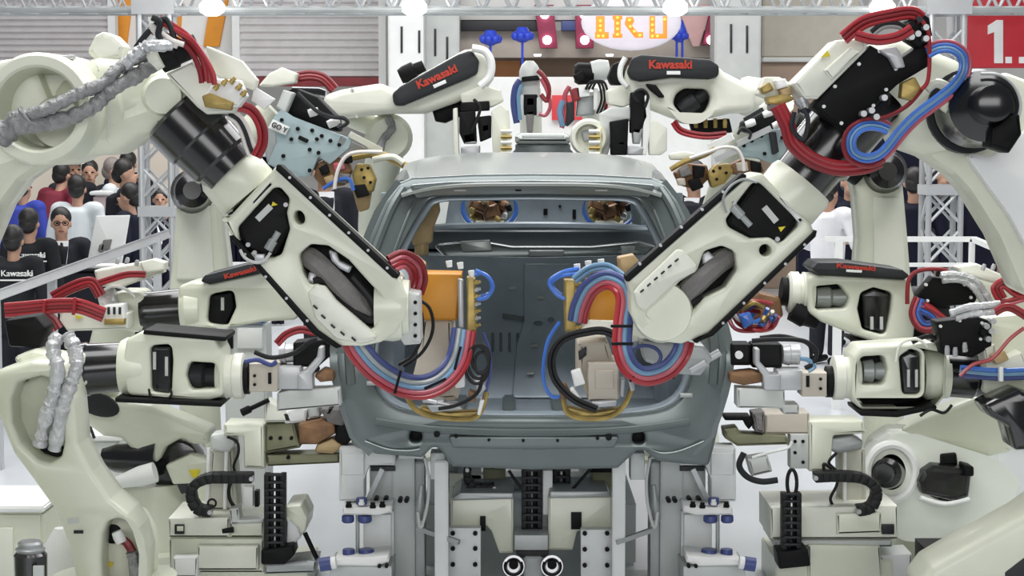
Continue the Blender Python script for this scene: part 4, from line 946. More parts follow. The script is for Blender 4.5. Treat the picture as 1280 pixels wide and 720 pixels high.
for x, y0, y1 in ((191, 440, 462), (206, 446, 470)): part('rating_label', G().box(x, y0, x + 4, y1, 7.873, .008, b=.001), GREYP, mc, 'grey rating label')
part('wrist_drive', G().px((238, 470), (278, 472), 7.95, [(0, 16), (.4, 17), (.5, 12), (1, 14)], 16), CHAR, LL)
part('wrist_housing', G().px((272, 470), (306, 470), 7.97, [(0, 26), (.1, 29), (.35, 29), (.38, 27), (.6, 27), (.63, 29), (.95, 29), (1, 26)], 32), CREAM2, LL)
# tool in its wrist
tl = part('welding_gun', G().box(311, 455, 347, 490, 7.9, .16, b=.01), BEIGE, LL, 'beige and copper welding gun')
part('tool_flange', G().px((302, 471), (312, 471), 7.97, [(0, 22), (1, 22)], 24), BLKM, tl)
for c in ((318, 470), (318, 481)): part('hole', G().disc(c, 7.89, .02, 2, 8), BLKM, tl)
part('slot', G().box(335, 466, 339, 480, 7.89, .02, b=.002), BLKM, tl)
part('adapter_block', G().box(347, 459, 375, 487, 7.92, .14, b=.008), ALU, tl)
part('holder', G().plate([(372, 468), (382, 462), (396, 446), (398, 434), (404, 434), (404, 450), (390, 468), (391, 487), (372, 487)], 7.9, .1, b=.006, r=2), ALU, tl)
part('servo_motor', G().plate([(366, 428), (408, 424), (412, 446), (396, 460), (366, 458)], 7.98, .14, b=.012, r=3), BLKM, tl)
part('motor_coupling', G().px((350, 442), (368, 441), 8.04, [(0, 13), (.4, 14), (.45, 12), (1, 12)], 18), ALU, tl)
part('copper_jaw', G().plate([(392, 470), (404, 461), (417, 464), (418, 476), (400, 478)], 7.95, .1, b=.01, r=3), COPPER, tl)
part('gun_beam', G().plate([(360, 488), (424, 486), (426, 507), (346, 514), (346, 492)], 7.92, .14, b=.008, r=1), GREYP, tl)
part('cable', G().hose([(318, 440), (340, 447), (368, 441), (386, 428), (396, 424)], 7.86, 3), RUB, tl)
hoses(LL, [(346, 430), (358, 418), (376, 412), (394, 416)], 7.9, 2.6, [DRED, RED])
part('cable', G().hose([(306, 452), (322, 450), (338, 456), (346, 452)], 7.9, 3), NAVY, tl)
# curved lower arm
la = [(-20, 470), (2, 462), (40, 452), (78, 455), (92, 500), (97, 556), (114, 590), (138, 624), (160, 642), (172, 662), (180, 692), (178, 740), (98, 740), (88, 690), (70, 640), (44, 604), (16, 566), (2, 530), (-12, 500)]
part('lower_arm', G().plate(la, 7.6, .26, [[(14, 500), (22, 478), (50, 470), (70, 476), (74, 510), (80, 552), (76, 572), (62, 579), (46, 574), (26, 556), (15, 530)], [(128, 668), (134, 652), (148, 648), (164, 656), (174, 674), (178, 700), (176, 736), (128, 736), (126, 700)]], b=.02, r=10), CREAM, LL, ang=60)
part('arm_pocket', G().plate([(12, 490), (60, 460), (84, 540), (84, 575), (60, 585), (10, 545)], 7.75, .06, b=.01, r=8), CREAM, LL)
part('arm_pocket', G().plate([(120, 655), (150, 642), (178, 670), (178, 740), (120, 740)], 7.75, .06, b=.01, r=8), CREAM, LL)
part('arm_opening', G().plate(oval(64, 568, 18, 14, 18, -15), 7.735, .03, b=.004), BLKM, LL)
part('arm_opening', G().plate(oval(140, 668, 12, 12, 18), 7.735, .03, b=.004), BLKM, LL)
part('warning_sticker', G().plate([(128, 700), (142, 704), (130, 718)], 7.74, .01, b=0, r=0), YEL, LL, 'yellow warning triangle')
part('rating_label', G().plate([(84, 648), (98, 647), (98, 654), (84, 655)], 7.595, .006, b=0, r=0), GREYP, LL, 'small grey label')
part('rating_label', G().plate([(92, 663), (104, 663), (104, 667), (92, 667)], 7.595, .006, b=0, r=0), CHAR, LL, 'small dark label')
pedestal(LL, P(140, 700, 7.75).x, 7.78, .28, P(0, 722, 7.75).z)
part('grip_cuff', G().px((146, 664), (152, 678), 7.66, [(0, 7), (.5, 8), (1, 7)], 14), WHITE, LL)
part('hose', G().hose([(147, 672), (158, 678), (165, 690), (168, 704), (170, 724)], 7.68, 6, lump=.05), DRED, LL)
part('wrapped_hose', G().hose([(165, 690), (168, 704), (172, 730)], 7.64, 8, lump=.15), FOIL, LL)
part('wrapped_hose', G().hose([(72, 420, 7.6), (66, 436, 7.56), (72, 460, 7.54), (68, 490, 7.56), (58, 520, 7.58), (50, 556, 7.62)], 7.6, 9, lump=.17, n=8, seg=12), BRTFOIL, LL)
part('wrapped_hose', G().hose([(84, 418, 7.6), (92, 434, 7.58), (96, 456, 7.56), (88, 482, 7.56), (78, 510, 7.58), (68, 562, 7.62)], 7.6, 9, lump=.17, n=8, seg=12), BRTFOIL, LL)
part('elbow_housing', G().plate([(10, 448), (40, 438), (70, 444), (106, 440), (112, 480), (90, 496), (40, 470)], 7.86, .2, b=.03, r=10), CREAM, LL)
part('connector_drum', G().plate([(4, 400), (44, 394), (58, 410), (50, 436), (10, 434)], 7.95, .16, b=.02, r=6), BLKM, LL)

# upper one
LU = thing('welding_robot', 'cream welding robot behind the big left forearm, red hose bundles, low round base', 'robot', (P(190, 650, 9.2).x, 9.3, 0))
forearm_thing(LU, [(222, 358), (240, 352), (252, 354), (318, 328), (345, 330), (372, 360), (372, 400), (330, 402), (296, 408), (258, 410), (232, 414)], [[(262, 368), (292, 362), (295, 384), (284, 408), (258, 404)]], 8.8, .24)
part('arm_lid', G().plate([(250, 352), (256, 344), (310, 330), (340, 331), (342, 338), (318, 344), (262, 356)], 8.76, .3, b=.01, r=3), CHAR, LU)
part('lid_lettering', G().text('Kawasaki', (300, 341), 8.752, 6, -15, xs=1.3, bold=.05), REDTXT, LU, 'red lettering')
part('barrel', G().px((178, 390), (236, 386), 8.9, [(0, 25), (.15, 26), (.2, 25), (1, 27)], 28), BLACK, LU)
part('collar', G().px((228, 386), (252, 385), 8.9, [(0, 28), (.3, 32), (1, 30)], 28), CREAM, LU)
mc = part('motor_cover', G().plate([(262, 370), (290, 366), (292, 384), (282, 404), (260, 402)], 8.83, .1, b=.01, r=3), BLKM, LU)
part('rating_label', G().box(276, 372, 280, 388, 8.823, .008, b=.001), GREYP, mc, 'grey rating label')
part('elbow_housing', G().plate([(126, 372), (150, 364), (176, 364), (186, 382), (184, 408), (172, 416), (132, 412)], 8.82, .24, b=.03, r=10), CREAM, LU)
part('elbow_cap', G().px((126, 378), (146, 372), 8.8, [(0, 10), (.3, 13), (1, 13)], 18), BRTFOIL, LU)
vb = part('valve_box', G().plate([(117, 338), (176, 328), (200, 334), (202, 342), (150, 360), (122, 358)], 8.72, .14, b=.01, r=2), CREAM2, LU, 'upper ivory valve box')
part('valve_block', G().plate([(174, 328), (190, 324), (206, 328), (206, 338), (180, 342)], 8.68, .1, b=.008, r=2), CREAM2, vb)
vb = part('valve_box', G().plate([(76, 386), (128, 384), (160, 392), (160, 412), (84, 414), (74, 400)], 8.66, .14, b=.01, r=2), CREAM2, LU, 'lower ivory valve box with a yellow sticker')
part('warning_sticker', G().plate([(94, 394), (104, 396), (96, 399)], 8.652, .006, b=0, r=0), YEL, vb)
part('valve_block', G().plate([(129, 382), (154, 380), (156, 398), (150, 406), (132, 404)], 8.62, .1, b=.008, r=2), WHITE, vb)
for x in (134, 141, 148): part('slot', G().box(x, 384, x + 3, 393, 8.61, .02, b=.002), CHAR, vb)
part('manifold', G().box(130, 399, 155, 406, 8.6, .05, b=.004), BRASS, vb)
hoses(LU, [(6, 388), (30, 386), (50, 384), (74, 382), (100, 383), (130, 394)], 8.56, 2.8, [RED, RED, DRED, RED], 4.5)
hoses(LU, [(50, 384), (58, 394), (66, 402), (72, 412)], 8.58, 3, [RED, DRED, RED], 5)
hoses(LU, [(66, 372), (84, 362), (104, 354), (116, 354), (126, 370)], 8.66, 2.8, [DRED, RED, DRED], 4.5)
hoses(LU, [(118, 356), (138, 349), (160, 343), (182, 343)], 8.66, 2.4, [DRED, RED], 4)
for c in ((54, 386), (92, 383)): part('cable_tie', G().plate(rect(c[0], c[1], 4, 22, 5), 8.52, .02, b=.003, r=1), RED, LU)
part('lower_arm', G().plate([(84, 508), (100, 498), (124, 494), (158, 504), (188, 508), (262, 538), (262, 556), (240, 556), (226, 548), (206, 560), (196, 580), (172, 572), (150, 548), (128, 546), (112, 534), (92, 528)], 9.1, .22, b=.03, r=8), CREAM, LU, ang=60)
part('upright_arm', G().tube([P(x, y, 9.2) for x, y in ((112, 520), (128, 470), (146, 400))], M(26, 9.2), seg=14), CREAM, LU)
part('joint_opening', G().plate(oval(122, 506, 28, 14, 20, 18), 9.09, .03, b=.004), CHAR, LU)
part('joint_motor', G().px((128, 572), (196, 574), 9.15, [(0, 12), (.1, 14), (.25, 18), (.7, 20), (1, 26)], 22), BLACK, LU, 'black joint motor')
part('motor_flange', G().plate(oval(220, 585, 32, 34, 24), 9.2, .25, b=.01), BLACK, LU)
part('base_cover', G().plate([(206, 582), (238, 568), (262, 576), (252, 604), (216, 606)], 9.12, .1, b=.012, r=4), CREAM, LU)
part('warning_sticker', G().plate([(236, 588), (250, 587), (246, 598), (240, 596)], 9.11, .01, b=0, r=0), YEL, LU, 'yellow warning triangle')
part('motor_cone', G().px((136, 606), (194, 590), 9.0, [(0, 5), (.1, 7), (.7, 13), (1, 13)], 18), WHITE, LU)
part('base', G().lathe((P(188, 650, 9.2).x, 9.3, 0), (P(188, 650, 9.2).x, 9.3, P(0, 606, 9.2).z), [(0, .34), (.1, .34), (.12, .26), (.75, .2), (1, .17)], 32), CREAM, LU)

# ------------------------------------------------------------------ right middle robots
RU = thing('welding_robot', 'upper cream welding robot right of the car, dark lid with red lettering', 'robot', (P(1190, 650, 9.0).x, 9.2, 0))
forearm_thing(RU, [(1010, 345), (1040, 343), (1137, 350), (1146, 380), (1142, 426), (1104, 432), (1070, 420), (1026, 402), (1010, 390)], [[(1017, 358), (1050, 355), (1062, 372), (1058, 386), (1018, 388)], [(1076, 366), (1092, 359), (1116, 366), (1114, 390), (1108, 420), (1078, 412), (1072, 386)]], 8.75, .24)
part('arm_lid', G().plate([(1014, 336), (1022, 328), (1060, 328), (1128, 337), (1138, 345), (1130, 350), (1024, 344)], 8.72, .3, b=.01, r=3), CHAR, RU)
ls = part('lid_lettering', G().text('Kawasaki', (1070, 334), 8.712, 5.5, 5, xs=1.7, bold=.05), REDTXT, RU, 'red lettering')
part('lid_label', G().plate([(1058, 337), (1078, 338), (1077, 341), (1058, 340)], 8.706, .01, b=.001, r=0), WHITE, ls)
part('wrist_drive', G().px((1020, 372), (1060, 372), 8.86, [(0, 12), (.4, 14), (.5, 10), (1, 13)], 16), MIDG, RU)
mc = part('motor_cover', G().plate([(1078, 368), (1092, 362), (1113, 368), (1106, 416), (1082, 410)], 8.78, .1, b=.01, r=3), BLACK, RU)
for x in (1088, 1100): part('rating_label', G().box(x, 396, x + 4, 412, 8.772, .008, b=.001), GREYP, mc, 'grey rating label')
part('edge_strip', G().plate([(1070, 424), (1100, 432), (1168, 430), (1170, 435), (1098, 438), (1066, 428)], 8.72, .3, b=.006, r=2), BLKM, RU)
part('wrist_housing', G().px((984, 366), (1016, 367), 8.87, [(0, 23), (.1, 27), (.4, 27), (.43, 24), (.55, 24), (.58, 27), (1, 26)], 28), CREAM2, RU)
gn = part('welding_gun', G().px((990, 388), (1022, 404), 8.8, [(0, 13), (.5, 14), (.6, 11), (1, 8)], 18), BLKM, RU, 'black gun with a tangle of coloured hoses')
part('flange', G().px((976, 364), (986, 365), 8.87, [(0, 18), (1, 18)], 20), BLKM, gn)
part('gun_body', G().plate([(918, 378), (950, 366), (976, 372), (980, 396), (950, 412), (920, 404)], 8.8, .2, b=.02, r=5), COPPER, gn)
for i, m in enumerate((RED, PINK, BLUE, BRASS, BLUE, RED, NAVY, WHOSE, DRED, BRASS)):
    r = random.Random(i); cx, cy = 944 + r.uniform(-8, 8), 392 + r.uniform(-6, 6); R0 = r.uniform(10, 26)
    part('hose', G().tube([P(cx + R0 * 1.2 * math.cos(a), cy + R0 * .85 * math.sin(a) + r.uniform(-2, 2), 8.72 + r.uniform(-.05, .05)) for a in [k * PI / 4 for k in range(r.choice((6, 7, 8)))]], M(2.8, 8.7), n=4, seg=6), m, gn)
part('hose_plug', G().plate([(924, 394), (938, 390), (944, 404), (930, 412)], 8.64, .06, b=.01, r=3), BLUE, gn)
part('barrel', G().px((1132, 392), (1180, 390), 8.9, [(0, 32), (.2, 34), (1, 34)], 28), CHAR, RU)
cp = part('cable_panel', G().plate([(1146, 370), (1166, 346), (1202, 351), (1226, 364), (1218, 380), (1172, 384)], 8.68, .1, b=.008, r=2), BLKM, RU, 'upper black cable panel')
for c in ((1158, 356), (1184, 350), (1206, 356), (1160, 376), (1214, 372)): part('screw', G().disc(c, 8.67, .02, 2, 8), WHITE, cp)
part('hose', G().hose([(1134, 380), (1136, 350), (1150, 338), (1178, 337), (1192, 346)], 8.66, 2.8), DRED, RU)
for d, m in ((4, DRED), (0, PINK), (-5, BLUE), (-8, NAVY)):
    part('hose', G().hose(par_([(1148, 372), (1142, 392), (1150, 408), (1164, 410), (1174, 400), (1164, 388), (1150, 382)], d), 8.66, 2.4), m, RU)
part('hose', G().hose([(1156, 382), (1170, 390), (1184, 400), (1190, 404)], 8.6, 3), RED, RU)
for q in ([(1176, 344), (1198, 344), (1220, 352), (1232, 368), (1238, 378)], [(1178, 350), (1200, 350), (1216, 358), (1226, 372), (1232, 384)]):
    part('wrapped_hose', G().hose(q, 8.62, 4.6, lump=.15, n=6), BRTFOIL, RU)
part('elbow_housing', G().plate([(1196, 350), (1226, 342), (1290, 352), (1300, 420), (1240, 410), (1214, 384)], 8.85, .24, b=.03, r=10), CREAM, RU)
vb = part('valve_box', G().plate([(1196, 334), (1222, 330), (1262, 348), (1276, 362), (1248, 356), (1200, 342)], 8.64, .12, b=.01, r=2), CREAM2, RU, 'ivory valve box')
hoses(RU, [(1252, 374), (1246, 360), (1256, 354), (1270, 364), (1290, 372)], 8.56, 2.8, [RED, DRED, RED], 5)
hoses(RU, [(1250, 380), (1268, 376), (1296, 368)], 8.56, 2.6, [RED, PINK], 4.5)
part('lower_arm', G().plate([(1126, 538), (1150, 526), (1232, 494), (1258, 506), (1266, 540), (1266, 566), (1236, 572), (1190, 562), (1150, 556), (1134, 552)], 9.05, .22, b=.03, r=8), CREAM, RU, ang=60)
part('upright_arm', G().tube([P(x, y, 9.15) for x, y in ((1244, 530), (1250, 470), (1254, 390))], M(26, 9.1), seg=14), CREAM, RU)
part('base', G().plate([(1098, 584), (1106, 562), (1124, 550), (1146, 550), (1184, 562), (1242, 580), (1266, 602), (1258, 640), (1236, 662), (1190, 674), (1126, 668), (1124, 632), (1104, 616)], 8.8, .3, [oval(1114, 590, 26, 30, 24), oval(1182, 606, 38, 28, 24, 8)], b=.03, r=10), PALE, RU, ang=60)
part('base_column', G().lathe((P(1190, 650, 9).x, 9.1, 0), (P(1190, 650, 9).x, 9.1, P(0, 640, 9).z), [(0, .38), (.15, .38), (.18, .3), (1, .26)], 32), CREAM, RU)
part('base_lining', G().plate([(1090, 560), (1230, 570), (1236, 640), (1150, 640), (1090, 620)], 9.02, .06, b=.01, r=8), CREAM2, RU)
part('base_ring', G().tube([P(1114 + 30 * math.cos(a), 590 + 34 * math.sin(a), 8.8) for a in [k * PI / 8 for k in range(16)]], M(6, 8.8), closed=True, n=3, seg=8), WHITE, RU)
jm = part('joint_motor', G().lathe(P(1118, 590, 9.0), P(1104, 592, 8.66), [(0, M(27, 8.7)), (.4, M(27, 8.7)), (.45, M(22, 8.7)), (.7, M(19, 8.7)), (.75, M(13, 8.7)), (1, M(12, 8.7))], 28), BLACK, RU, 'round black joint motor')
jm = part('joint_motor', G().plate([(1154, 588), (1166, 580), (1208, 584), (1216, 590), (1212, 622), (1196, 628), (1152, 618), (1148, 602)], 8.74, .22, b=.025, r=5), BLACK, RU, 'boxy black joint motor')
part('motor_plug', G().plate([(1176, 568), (1196, 566), (1198, 582), (1176, 582)], 8.78, .12, b=.012, r=3), BLKM, jm)
part('motor_plug', G().plate([(1204, 580), (1218, 584), (1218, 596), (1206, 596)], 8.7, .12, b=.012, r=3), BLKM, jm)
part('base_lip', G().tube([P(x, y, 8.72) for x, y in ((1150, 622), (1180, 630), (1212, 624))], M(3, 8.7), seg=8), WHITE, RU)

RL = thing('welding_robot', 'lower cream welding robot right of the car, blue hoses at the frame edge', 'robot', (P(1300, 700, 7.9).x, 7.95, 0))
forearm_thing(RL, [(1066, 446), (1076, 434), (1166, 428), (1184, 440), (1182, 496), (1168, 512), (1076, 512), (1066, 498)], [[(1076, 446), (1106, 444), (1110, 462), (1106, 482), (1076, 482), (1072, 462)], [(1124, 446), (1138, 436), (1152, 440), (1152, 494), (1128, 494)]], 7.85, .24)
part('edge_strip', G().plate([(1074, 514), (1120, 516), (1170, 506), (1172, 511), (1122, 522), (1076, 520)], 7.8, .3, b=.006, r=2), BLKM, RL)
part('wrist_drive', G().px((1078, 464), (1108, 464), 7.95, [(0, 13), (.4, 15), (.5, 10), (1, 14)], 16), MIDG, RL)
mc = part('motor_cover', G().plate([(1126, 446), (1138, 440), (1150, 444), (1150, 492), (1130, 492)], 7.88, .1, b=.01, r=3), BLACK, RL)
for x in (1134, 1144): part('rating_label', G().box(x, 462, x + 3.5, 484, 7.873, .008, b=.001), GREYP, mc, 'grey rating label')
part('lid_hoop', G().tube([P(x, y, 7.8) for x, y in ((1120, 452), (1126, 430), (1146, 424), (1160, 434))], M(1.8, 7.8), seg=6), CREAM2, RL)
part('wrist_housing', G().px((1040, 472), (1074, 472), 7.97, [(0, 25), (.05, 28), (.4, 28), (.43, 26), (.62, 26), (.65, 28), (.95, 27), (1, 24)], 32), CREAM2, RL)
part('collar', G().px((1152, 468), (1184, 468), 7.97, [(0, 28), (.2, 32), (1, 30)], 28), CREAM, RL)
part('barrel', G().px((1180, 466), (1232, 470), 7.97, [(0, 29), (.7, 30), (.75, 27), (1, 27)], 28), BLACK, RL)
cp = part('cable_panel', G().plate([(1170, 402), (1222, 396), (1240, 402), (1240, 434), (1216, 447), (1178, 443)], 7.76, .12, b=.008, r=2), BLKM, RL, 'lower black cable panel')
for c in ((1176, 408), (1200, 401), (1228, 404), (1226, 424), (1208, 438)): part('screw', G().disc(c, 7.75, .02, 2, 8), WHITE, cp)
for c in ((1184, 444), (1194, 446), (1206, 440)): part('cable_gland', G().px(c, (c[0], c[1] - 12), 7.74, [(0, 3), (.6, 3.4), (1, 2.4)], 10), ALU, cp)
for q in ([(1188, 392), (1210, 384), (1230, 382), (1250, 380)], [(1194, 398), (1214, 392), (1236, 390), (1252, 388)]):
    part('wrapped_hose', G().hose(q, 7.72, 4.6, lump=.15, n=6), BRTFOIL, RL)
part('elbow_housing', G().plate([(1226, 396), (1290, 390), (1340, 420), (1340, 500), (1270, 498), (1228, 492)], 7.86, .24, b=.03, r=10), CREAM, RL)
part('valve_box', G().plate([(1228, 432), (1244, 430), (1248, 452), (1278, 440), (1290, 470), (1236, 470)], 7.76, .12, b=.01, r=2), CREAM2, RL)
part('manifold', G().plate([(1240, 446), (1256, 438), (1262, 450), (1246, 456)], 7.7, .06, b=.006, r=2), TAN, RL)
for c in ((1234, 408), (1240, 414), (1236, 424), (1242, 402), (1230, 416)): part('plug', G().disc(c, 7.72, .06, 4, 8), random.choice((STEEL, BLKM, ALU)), RL)
hoses(RL, [(1200, 464), (1220, 466), (1250, 468), (1300, 466)], 7.7, 3, [BLUE, LBLUE, NAVY], 5)
part('hose', G().hose([(1200, 470), (1216, 456), (1240, 448), (1262, 424), (1280, 410)], 7.68, 2.6), RED, RL)
hoses(RL, [(1244, 390), (1262, 384), (1290, 400)], 7.66, 3, [RED, DRED], 5)
part('cable_tie', G().plate(rect(1252, 468, 5, 18, 0), 7.66, .03, b=.003, r=1), WHITE, RL)
part('lower_arm', G().plate([(1150, 730), (1166, 708), (1190, 694), (1282, 644), (1370, 580), (1390, 640), (1380, 760), (1160, 780)], 7.3, .3, b=.04, r=14), CREAM, RL, ang=60)
part('upright_arm', G().tube([P(x, y, 7.64) for x, y in ((1345, 640), (1352, 540), (1325, 450))], M(36, 7.6), seg=16), CREAM, RL)
part('joint_motor', G().plate([(1230, 508), (1252, 498), (1276, 488), (1300, 496), (1300, 562), (1270, 564), (1262, 534), (1240, 522)], 7.64, .22, b=.02, r=6), BLACK, RL, 'black joint motor at the frame edge')
part('arm_recess', G().plate([(1256, 716), (1290, 690), (1340, 690), (1330, 740), (1260, 740)], 7.295, .03, b=.006, r=4), CHAR, RL)
pedestal(RL, 2.33, 7.6, .21, P(0, 690, 7.6).z)
# tool on its wrist
tl = part('welding_gun', G().box(1003, 466, 1034, 496, 7.9, .16, b=.01), BEIGE, RL, 'beige and copper welding gun')
part('tool_flange', G().px((1032, 477), (1043, 477), 7.97, [(0, 20), (1, 20)], 24), BLKM, tl)
part('slot', G().box(1008, 470, 1012, 484, 7.89, .02, b=.002), BLKM, tl)
for c in ((1026, 474), (1026, 486)): part('hole', G().disc(c, 7.89, .02, 2, 8), BLKM, tl)
part('adapter_block', G().box(972, 463, 1003, 488, 7.92, .14, b=.008), ALU, tl)
part('holder', G().plate([(944, 436), (950, 436), (950, 452), (964, 468), (976, 468), (976, 488), (956, 488), (954, 470), (944, 456)], 7.9, .1, b=.006, r=2), ALU, tl)
part('servo_motor', G().box(940, 430, 978, 460, 7.98, .14, b=.012, r=3), BLKM, tl)
part('servo_motor', G().box(914, 430, 939, 457, 7.98, .14, b=.012, r=3), BLKM, tl)
part('motor_cap', G().disc((924, 444), 7.965, .03, 5, 16), WHITE, tl)
part('motor_coupling', G().px((978, 443), (999, 443), 8.04, [(0, 12), (.4, 14), (.45, 13), (1, 13)], 18), ALU, tl)
part('copper_jaw', G().plate([(912, 466), (940, 463), (954, 466), (954, 478), (930, 482), (912, 478)], 7.95, .1, b=.01, r=3), COPPER, tl)
part('gun_beam', G().plate([(922, 486), (981, 488), (982, 506), (999, 506), (999, 518), (980, 518), (978, 511), (922, 510)], 7.92, .14, b=.008, r=1), GREYP, tl)
part('cable', G().hose([(940, 426), (970, 424), (1004, 426), (1020, 438), (1016, 454), (1006, 460)], 7.86, 3), RUB, tl)
part('cable', G().hose([(950, 422), (980, 420), (1010, 430), (1014, 446)], 7.88, 2.4), RUB, tl)
part('cable', G().hose([(1000, 448), (1010, 450), (1018, 458), (1010, 464)], 7.86, 3), LBLUE, tl)

# ------------------------------------------------------------------ robots behind the car
def top_robot(lab, body, cover, Yb, txt, tang, caplab, cw, base, extra):
    t = thing('handling_robot', lab, 'robot', (P(base[0], 190, Yb).x, Yb + .1, 0))
    part('forearm', G().plate(body[0], Yb, .26, body[1], b=.04, r=14), CREAM2, t, ang=60)
    if body[1]:
        part('forearm_web', G().plate([(837, 105), (892, 105), (892, 148), (837, 148)], Yb + .14, .06, b=.01, r=6), BLKM, t)
    cv = part('arm_cover_or_lit_face', G().plate(cover, Yb - .05, .08, b=.015, r=8), CHAR, t, caplab)
    part('lettering', G().text('Kawasaki', txt, Yb - .056, 10, tang, xs=1.02, bold=.05), REDTXT, cv)
    a = math.radians(tang); c = (txt[0] + 4 * math.cos(a) - 9 * math.sin(a) * -1 * 0, txt[1] + 10 if tang == 0 else txt[1] + 9)
    part('cover_label', G().plate(rect(c[0], c[1], 17, 4.5, tang), Yb - .058, .008, b=.001, r=0), WHITE, cv)
    return t
TL = top_robot('cream handling robot behind the car roof, black arm cover tilted up to the right', ([(402, 120), (426, 112), (455, 107), (476, 104), (494, 112), (520, 96), (580, 62), (600, 60), (614, 70), (618, 96), (606, 112), (570, 128), (530, 142), (492, 142), (462, 144), (424, 149), (406, 140)], []),
    [(490, 117), (500, 108), (572, 68), (590, 62), (599, 76), (597, 92), (586, 98), (504, 132), (492, 132)], 10.8, (546, 96), -24, 'tilted black arm cover with red lettering', 0, (478, 0), None)
g = G(); bolt_ring(g, (606, 84), 10.79, 15, 9, 1.6); g.bm.free()
part('wrist_rim', G().tube([P(x, y, 10.74) for x, y in ((590, 60), (606, 64), (614, 78), (612, 96), (600, 108))], M(5, 10.8), seg=10), WHITE, TL)
part('joint_motor', G().px((500, 96), (530, 82), 10.95, [(0, 9), (.2, 11), (.6, 11), (.65, 8), (1, 7)], 18), BLKM, TL)
part('barrel', G().px((366, 128), (408, 128), 10.95, [(0, 20), (.8, 19), (1, 16)], 22), BLACK, TL)
part('wrist_drive', G().plate([(540, 138), (560, 130), (606, 120), (600, 134), (556, 154), (544, 152)], 10.95, .14, b=.015, r=3), BLKM, TL)
gp = part('gripper', G().plate([(574, 116), (600, 106), (626, 112), (630, 126), (614, 134), (578, 132)], 10.8, .2, b=.015, r=4), CREAM2, TL, 'gripper of black cylinders between pale plates')
for q, m in (([(566, 136), (572, 134), (574, 194), (567, 194)], CREAM2), ([(614, 140), (626, 130), (636, 138), (640, 194), (616, 194)], CREAM2), ([(576, 128), (612, 126), (612, 138), (576, 140)], BLKM), ([(574, 140), (594, 138), (596, 178), (580, 180), (574, 166)], BLKM), ([(596, 146), (614, 144), (614, 172), (600, 178)], BLKM), ([(578, 168), (594, 164), (596, 180), (580, 180)], MIDG), ([(576, 184), (600, 182), (600, 194), (576, 194)], STEEL), ([(602, 156), (612, 154), (612, 164), (602, 166)], CHAR)):
    part('gripper_piece', G().plate(q, 10.76, .12, b=.008, r=2), m, gp)
part('hose', G().hose([(592, 124), (600, 134), (596, 150), (590, 164)], 10.72, 2), RUB, gp)
part('valve_strip', G().box(628, 160, 634, 194, 10.7, .06, b=.006), mat('pale_yellow_strip', (.72, .68, .38), .5), gp)
for k in range(5): part('fitting', G().px((626, 164 + k * 7), (640, 164 + k * 7), 10.68, [(0, 2.4), (1, 2.4)], 8), BRASS if k % 2 else WHITE, gp)
part('lower_arm', G().lathe(P(486, 172, 11.0), P(486, 172, 11.25), [(0, M(24, 11)), (.15, M(30, 11)), (1, M(30, 11))], 28), CREAM, TL)
part('upright_arm', G().tube([P(486, 172, 11.25), P(470, 280, 11.8), Vector((P(478, 190, 12.0).x, 12.0, .3))], M(24, 11), seg=14), CREAM, TL)
part('wrapped_hose', G().hose([(484, 146), (490, 160), (478, 176), (472, 196)], 10.95, 5, lump=.15), FOIL, TL)
part('link_arm', G().tube([P(486, 165, 11.15), P(440, 146, 11.1), P(415, 132, 11.0)], M(14, 11), seg=12), CREAM, TL)
pedestal(TL, P(478, 190, 12.0).x, 12.0, .25, .4)

TR = top_robot('cream handling robot behind the car roof at right, its black arm cover level', ([(782, 92), (790, 76), (830, 72), (890, 76), (906, 90), (926, 100), (948, 112), (944, 140), (912, 142), (878, 150), (846, 149), (818, 138), (790, 126), (780, 112)], [[(841, 130), (846, 117), (856, 110), (884, 111), (890, 123), (884, 138), (872, 146), (856, 146)]]),
    [(784, 90), (790, 72), (802, 68), (888, 74), (899, 82), (899, 96), (886, 99), (840, 97), (800, 102), (788, 99)], 10.8, (838, 81), 0, 'level black arm cover with red lettering', 0, (856, 0), None)
part('wrist_drive', G().px((850, 138), (882, 116), 10.9, [(0, 9), (.3, 12), (.6, 12), (.65, 8), (1, 8)], 16), CHAR, TR)
part('joint_cover', G().plate([(760, 96), (766, 80), (780, 74), (782, 106), (764, 106)], 10.9, .18, b=.015, r=5), BLKM, TR)
part('wrist_rim', G().tube([P(x, y, 10.8) for x, y in ((782, 72), (776, 84), (776, 98), (784, 108))], M(3.5, 10.8), seg=10), WHITE, TR)
part('wrist_housing', G().plate([(758, 112), (784, 106), (800, 112), (798, 126), (780, 134), (760, 130)], 10.85, .2, b=.02, r=5), CREAM2, TR)
gp = part('gripper', G().plate([(750, 142), (764, 134), (790, 134), (812, 144), (812, 150), (770, 152), (760, 194), (750, 194)], 10.8, .2, b=.015, r=4), GREYP, TR, 'gripper of black cylinders between pale plates')
for q, m in (([(762, 152), (786, 148), (784, 194), (764, 194)], BLKM), ([(788, 116), (806, 110), (810, 146), (800, 168), (788, 166)], BLKM), ([(790, 160), (804, 160), (800, 180), (792, 180)], MIDG), ([(810, 150), (822, 152), (834, 160), (834, 188), (826, 194), (812, 194)], CREAM2), ([(804, 120), (812, 118), (814, 160), (808, 194), (803, 194)], WHITE), ([(784, 182), (806, 184), (804, 194), (784, 194)], STEEL), ([(806, 104), (820, 106), (832, 122), (824, 122), (812, 112)], BLKM), ([(772, 176), (782, 176), (782, 182), (772, 182)], WHITE)):
    part('gripper_piece', G().plate(q, 10.76, .12, b=.008, r=2), m, gp)
part('hose', G().hose([(798, 128), (792, 118), (802, 112), (810, 120), (806, 134)], 10.7, 2), RUB, gp)
